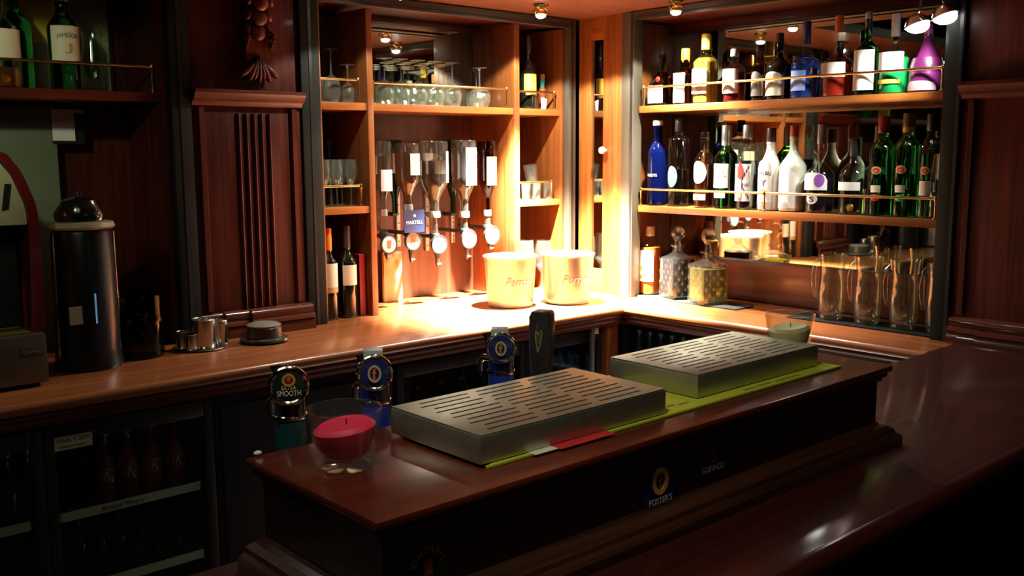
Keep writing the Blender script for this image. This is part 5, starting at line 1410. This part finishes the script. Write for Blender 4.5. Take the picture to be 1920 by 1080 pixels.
# ================================================================== FRIDGES UNDER THE COUNTERS
FYF = 2.825
M_FR = mat('fridge_black', (0.012, 0.013, 0.016), 0.35)
M_FRIN = mat('fridge_liner', (0.035, 0.04, 0.042), 0.5)
M_WIRE = mat('dull_wire', (0.28, 0.27, 0.20), 0.4, 0.7)
ZF0, ZF1 = 0.06, 0.838
def fridge(name, label, x0, x1, doors, shelf_z, handle=None):
    t = thing(name, label, 'fridge', ((x0+x1)/2, 3.1, 0.0))
    c = MB()
    c.box(x0, x0+0.02, FYF+0.03, 3.50, 0.0, ZF1).box(x1-0.02, x1, FYF+0.03, 3.50, 0.0, ZF1).box(x0+0.02, x1-0.02, FYF+0.03, 3.50, ZF1-0.02, ZF1).box(x0+0.02, x1-0.02, FYF+0.03, 3.50, 0, 0.08)
    wpart('carcass', c, M_FR, t)
    wpart('liner', MB().box(x0+0.021, x1-0.021, 3.44, 3.46, 0.08, ZF1-0.02), M_FRIN, t)
    for (a, b) in doors:
        f = MB()
        f.box(a, a+0.03, FYF, FYF+0.028, ZF0, ZF1-0.005).box(b-0.03, b, FYF, FYF+0.028, ZF0, ZF1-0.005)
        f.box(a+0.03, b-0.03, FYF, FYF+0.028, ZF0, ZF0+0.035).box(a+0.03, b-0.03, FYF, FYF+0.028, ZF1-0.055, ZF1-0.005)
        d = wpart('door', f, M_FR, t, bevel=0.003)
        wpart('pane', MB().box(a+0.03, b-0.03, FYF+0.010, FYF+0.014, ZF0+0.035, ZF1-0.055), M_PANE, d)
    for z in shelf_z:
        w_ = MB()
        n = int((x1-x0-0.06)/0.022)
        for i in range(n+1):
            x = x0+0.03+(x1-x0-0.06)*i/n
            w_.tube([(x, FYF+0.05, z), (x, 3.40, z)], 0.0018, 5)
        for y in (FYF+0.06, 3.1, 3.39):
            w_.tube([(x0+0.025, y, z-0.003), (x1-0.025, y, z-0.003)], 0.0025, 5)
        wpart('wire_shelf', w_, M_WIRE, t)
        for (a, b) in doors:
            wpart('shelf_edge', MB().box(a+0.036, b-0.036, FYF+0.036, FYF+0.042, z-0.012, z+0.014), M_PALE, t)
    return t
qa, qb, qc, qd = ony(-320, 900, FYF), ony(84, 900, FYF), ony(86, 900, FYF), ony(405, 900, FYF)
zs1 = ony(250, 940, FYF+0.04).z
zs2 = ony(390, 1018, FYF+0.04).z-0.0
fr1 = fridge('bottle_fridge', 'black two-door bottle fridge with pale shelf strips at lower left', qa.x, qd.x+0.005, ((qa.x, qb.x), (qc.x, qd.x)), (zs1, zs1-0.225))
na_, nb_ = ony(103, 850, FYF-0.002), ony(172, 806, FYF-0.002)
stc = wpart('price_sticker', MB().box(na_.x, nb_.x, FYF-0.003, FYF-0.0005, na_.z+0.004, nb_.z-0.004), mat('faded_sticker', (0.48, 0.48, 0.34), 0.6), fr1)
wpart('lettering', text_mb('PINK 1.20M', 0.011, (nb_.x-na_.x)*0.86).xf(Matrix.Translation(((na_.x+nb_.x)/2, FYF-0.0034, nb_.z-0.016))), M_INK, stc)
wpart('printed_line', MB().box(na_.x+0.012, nb_.x-0.02, FYF-0.0034, FYF-0.0029, na_.z+0.010, na_.z+0.015), mat('grey_ink', (0.14, 0.15, 0.13), 0.6), stc)
le = ony(230, 942, FYF+0.036)
wpart('lettering', text_mb('Bottled Mixers', 0.014, 0.125, shear=0.3).xf(Matrix.Translation((le.x, FYF+0.0352, zs1+0.001))), M_INK, fr1)
def small_bottle(label, x, y, z, m, R=0.027, H=0.19, capm=None, lab=None, group=None):
    t = thing('beer_bottle', label, 'bottle', (x, y, z), 0, group)
    part('glass_body', MB().lathe([(R*0.85, 0), (R, 0.006), (R, H*0.50), (R*0.75, H*0.62), (R*0.42, H*0.74), (R*0.38, H*0.93), (R*0.46, H*0.945), (R*0.46, H*0.96)], 20), m, t)
    part('crown_cap', MB().lathe([(R*0.52, H*0.945), (R*0.54, H*0.96), (R*0.45, H*0.995), (R*0.2, H)], 18), capm or M_FOIL, t)
    return t
M_REDBOT = mat('red_alcopop', (0.22, 0.016, 0.012), 0.2, coat=0.5)
M_DKBOT = mat('dark_beer_glass', (0.03, 0.012, 0.006), 0.12, coat=0.6)
ord_ = ['first', 'second', 'third', 'fourth']
for k, px in enumerate((195, 239, 284, 329)):
    p = ony(px, 870, FYF+0.10)
    s_ = small_bottle(ord_[k]+' red bottle from the left behind the fridge glass', p.x, FYF+0.10, zs1+0.003, M_REDBOT, 0.031, 0.215, group='red bottles in the left fridge')
    lb_ = part('label', MB().patch(0.031, 0.012, 0.060, 1.0), mat('dark_red_label', (0.16, 0.012, 0.010), 0.5), s_)
    part('lettering', bend(text_mb('K', 0.036, 0.026, shear=0.35), 0.031, 0.088), mat('silver_script', (0.45, 0.45, 0.42), 0.4), s_)
    part('swirl', bend(oval_ring(0.020, 0.022, 0.003, 0.003, -0.0004, 0.0), 0.031, 0.086), mat('grey_script', (0.22, 0.22, 0.20), 0.4), s_)
for k in range(6):
    p = ony(150+k*38, 1010, FYF+0.14)
    small_bottle(['leftmost', 'second', 'third', 'fourth', 'fifth', 'rightmost'][k]+' brown bottle on the lower shelf of the left fridge', p.x, FYF+0.16, zs1-0.222, M_DKBOT, 0.027, 0.19, mat('tan_cap', (0.30, 0.22, 0.10), 0.4), group='brown bottles in the left fridge')
for k in range(3):
    p = ony(-30+k*38, 900, FYF+0.14)
    small_bottle(['left', 'middle', 'right'][k]+' dark bottle behind the leftmost fridge door', p.x, FYF+0.12, zs1+0.003, mat('dark_green_beer', (0.012, 0.03, 0.014), 0.15, coat=0.5), 0.028, 0.20, group='dark bottles in the leftmost door')
# middle fridges
g0, g1, g2 = ony(515, 720, FYF).x, ony(742, 720, FYF).x, ony(1128, 640, FYF).x
zm = ony(900, 735, FYF+0.08).z
xm = ony(745, 720, FYF).x; xm2 = ony(985, 680, FYF).x
fr2 = fridge('bottle_fridge', 'black bottle fridge with upright steel handle behind the beer taps', xm, g2, ((xm, xm2), (xm2+0.004, g2)), (0.60, 0.36))
ha, hb_ = ony(1110, 690, FYF-0.02), ony(1110, 604, FYF-0.02)
hd_ = wpart('door_handle', MB().box(ha.x-0.010, ha.x+0.010, FYF-0.028, FYF-0.012, 0.42, hb_.z), mat('satin_handle', (0.34, 0.34, 0.31), 0.35, 0.6), fr2, bevel=0.004)
lz = ony(1119, 606, FYF-0.03); lz2 = ony(1119, 626, FYF-0.03)
hl = wpart('handle_label', MB().box(lz.x-0.011, lz.x+0.011, FYF-0.0305, FYF-0.0285, lz2.z, lz.z), M_WHITE, hd_)
hm = MB()
for k in range(4):
    zz = lz2.z+(lz.z-lz2.z)*(0.2+0.2*k)
    hm.box(lz.x-0.007, lz.x+0.007-0.003*(k % 2), FYF-0.0309, FYF-0.0304, zz-0.0016, zz+0.0016)
wpart('label_print', hm, mat('grey_print', (0.20, 0.20, 0.20), 0.6), hl)
n2 = 10
for k in range(n2):
    x = xm+0.06+(g2-xm-0.12)*k/(n2-1)
    small_bottle('bottle with pale cap in the taps fridge, number %s from the left' % ['one', 'two', 'three', 'four', 'five', 'six', 'seven', 'eight', 'nine', 'ten'][k], x, FYF+0.11, 0.603, mat('blue_black_glass', (0.010, 0.014, 0.022), 0.12, coat=0.6), 0.027, 0.17, mat('grey_cap_metal', (0.30, 0.30, 0.28), 0.4, 0.5), group='bottles in the fridge behind the taps')
cb = thing('under_counter_cabinet', 'plain black cabinet under the counter left of the taps fridge', 'cabinet', ((qd.x+xm)/2, 3.1, 0))
wpart('body', MB().box(qd.x+0.012, xm-0.006, FYF+0.02, 3.50, 0.0, 0.838), M_FR, cb, bevel=0.004)
wpart('door', MB().box(qd.x+0.03, xm-0.02, FYF+0.002, FYF+0.019, 0.10, 0.80), M_FR, cb, bevel=0.004)
# right under-counter rack with hanging dark blue bottles
rk = thing('bottle_rack', 'dark rack of blue-black bottles under the right counter', 'rack', (3.16, 2.4, 0.0))
for z in (0.60, 0.36, 0.10):
    wpart('shelf', MB().box(3.125, 3.20, 1.50, 2.79, z-0.012, z), M_FR, rk)
for y in (1.50, 2.14, 2.778):
    wpart('upright', MB().box(3.125, 3.20, y, y+0.012, 0.0, 0.845), M_FR, rk)
M_BB = mat('deep_blue_glass', (0.008, 0.022, 0.050), 0.10, coat=0.7)
nb_k = 9
for k in range(nb_k):
    y = 2.72-0.060*k
    small_bottle('blue-black bottle in the right rack, number %s from the corner' % ['one', 'two', 'three', 'four', 'five', 'six', 'seven', 'eight', 'nine'][k], 3.162, y, 0.6003, M_BB, 0.025, 0.225, mat('steel_blue_cap', (0.16, 0.24, 0.30), 0.3, 0.6), group='bottles under the right counter')
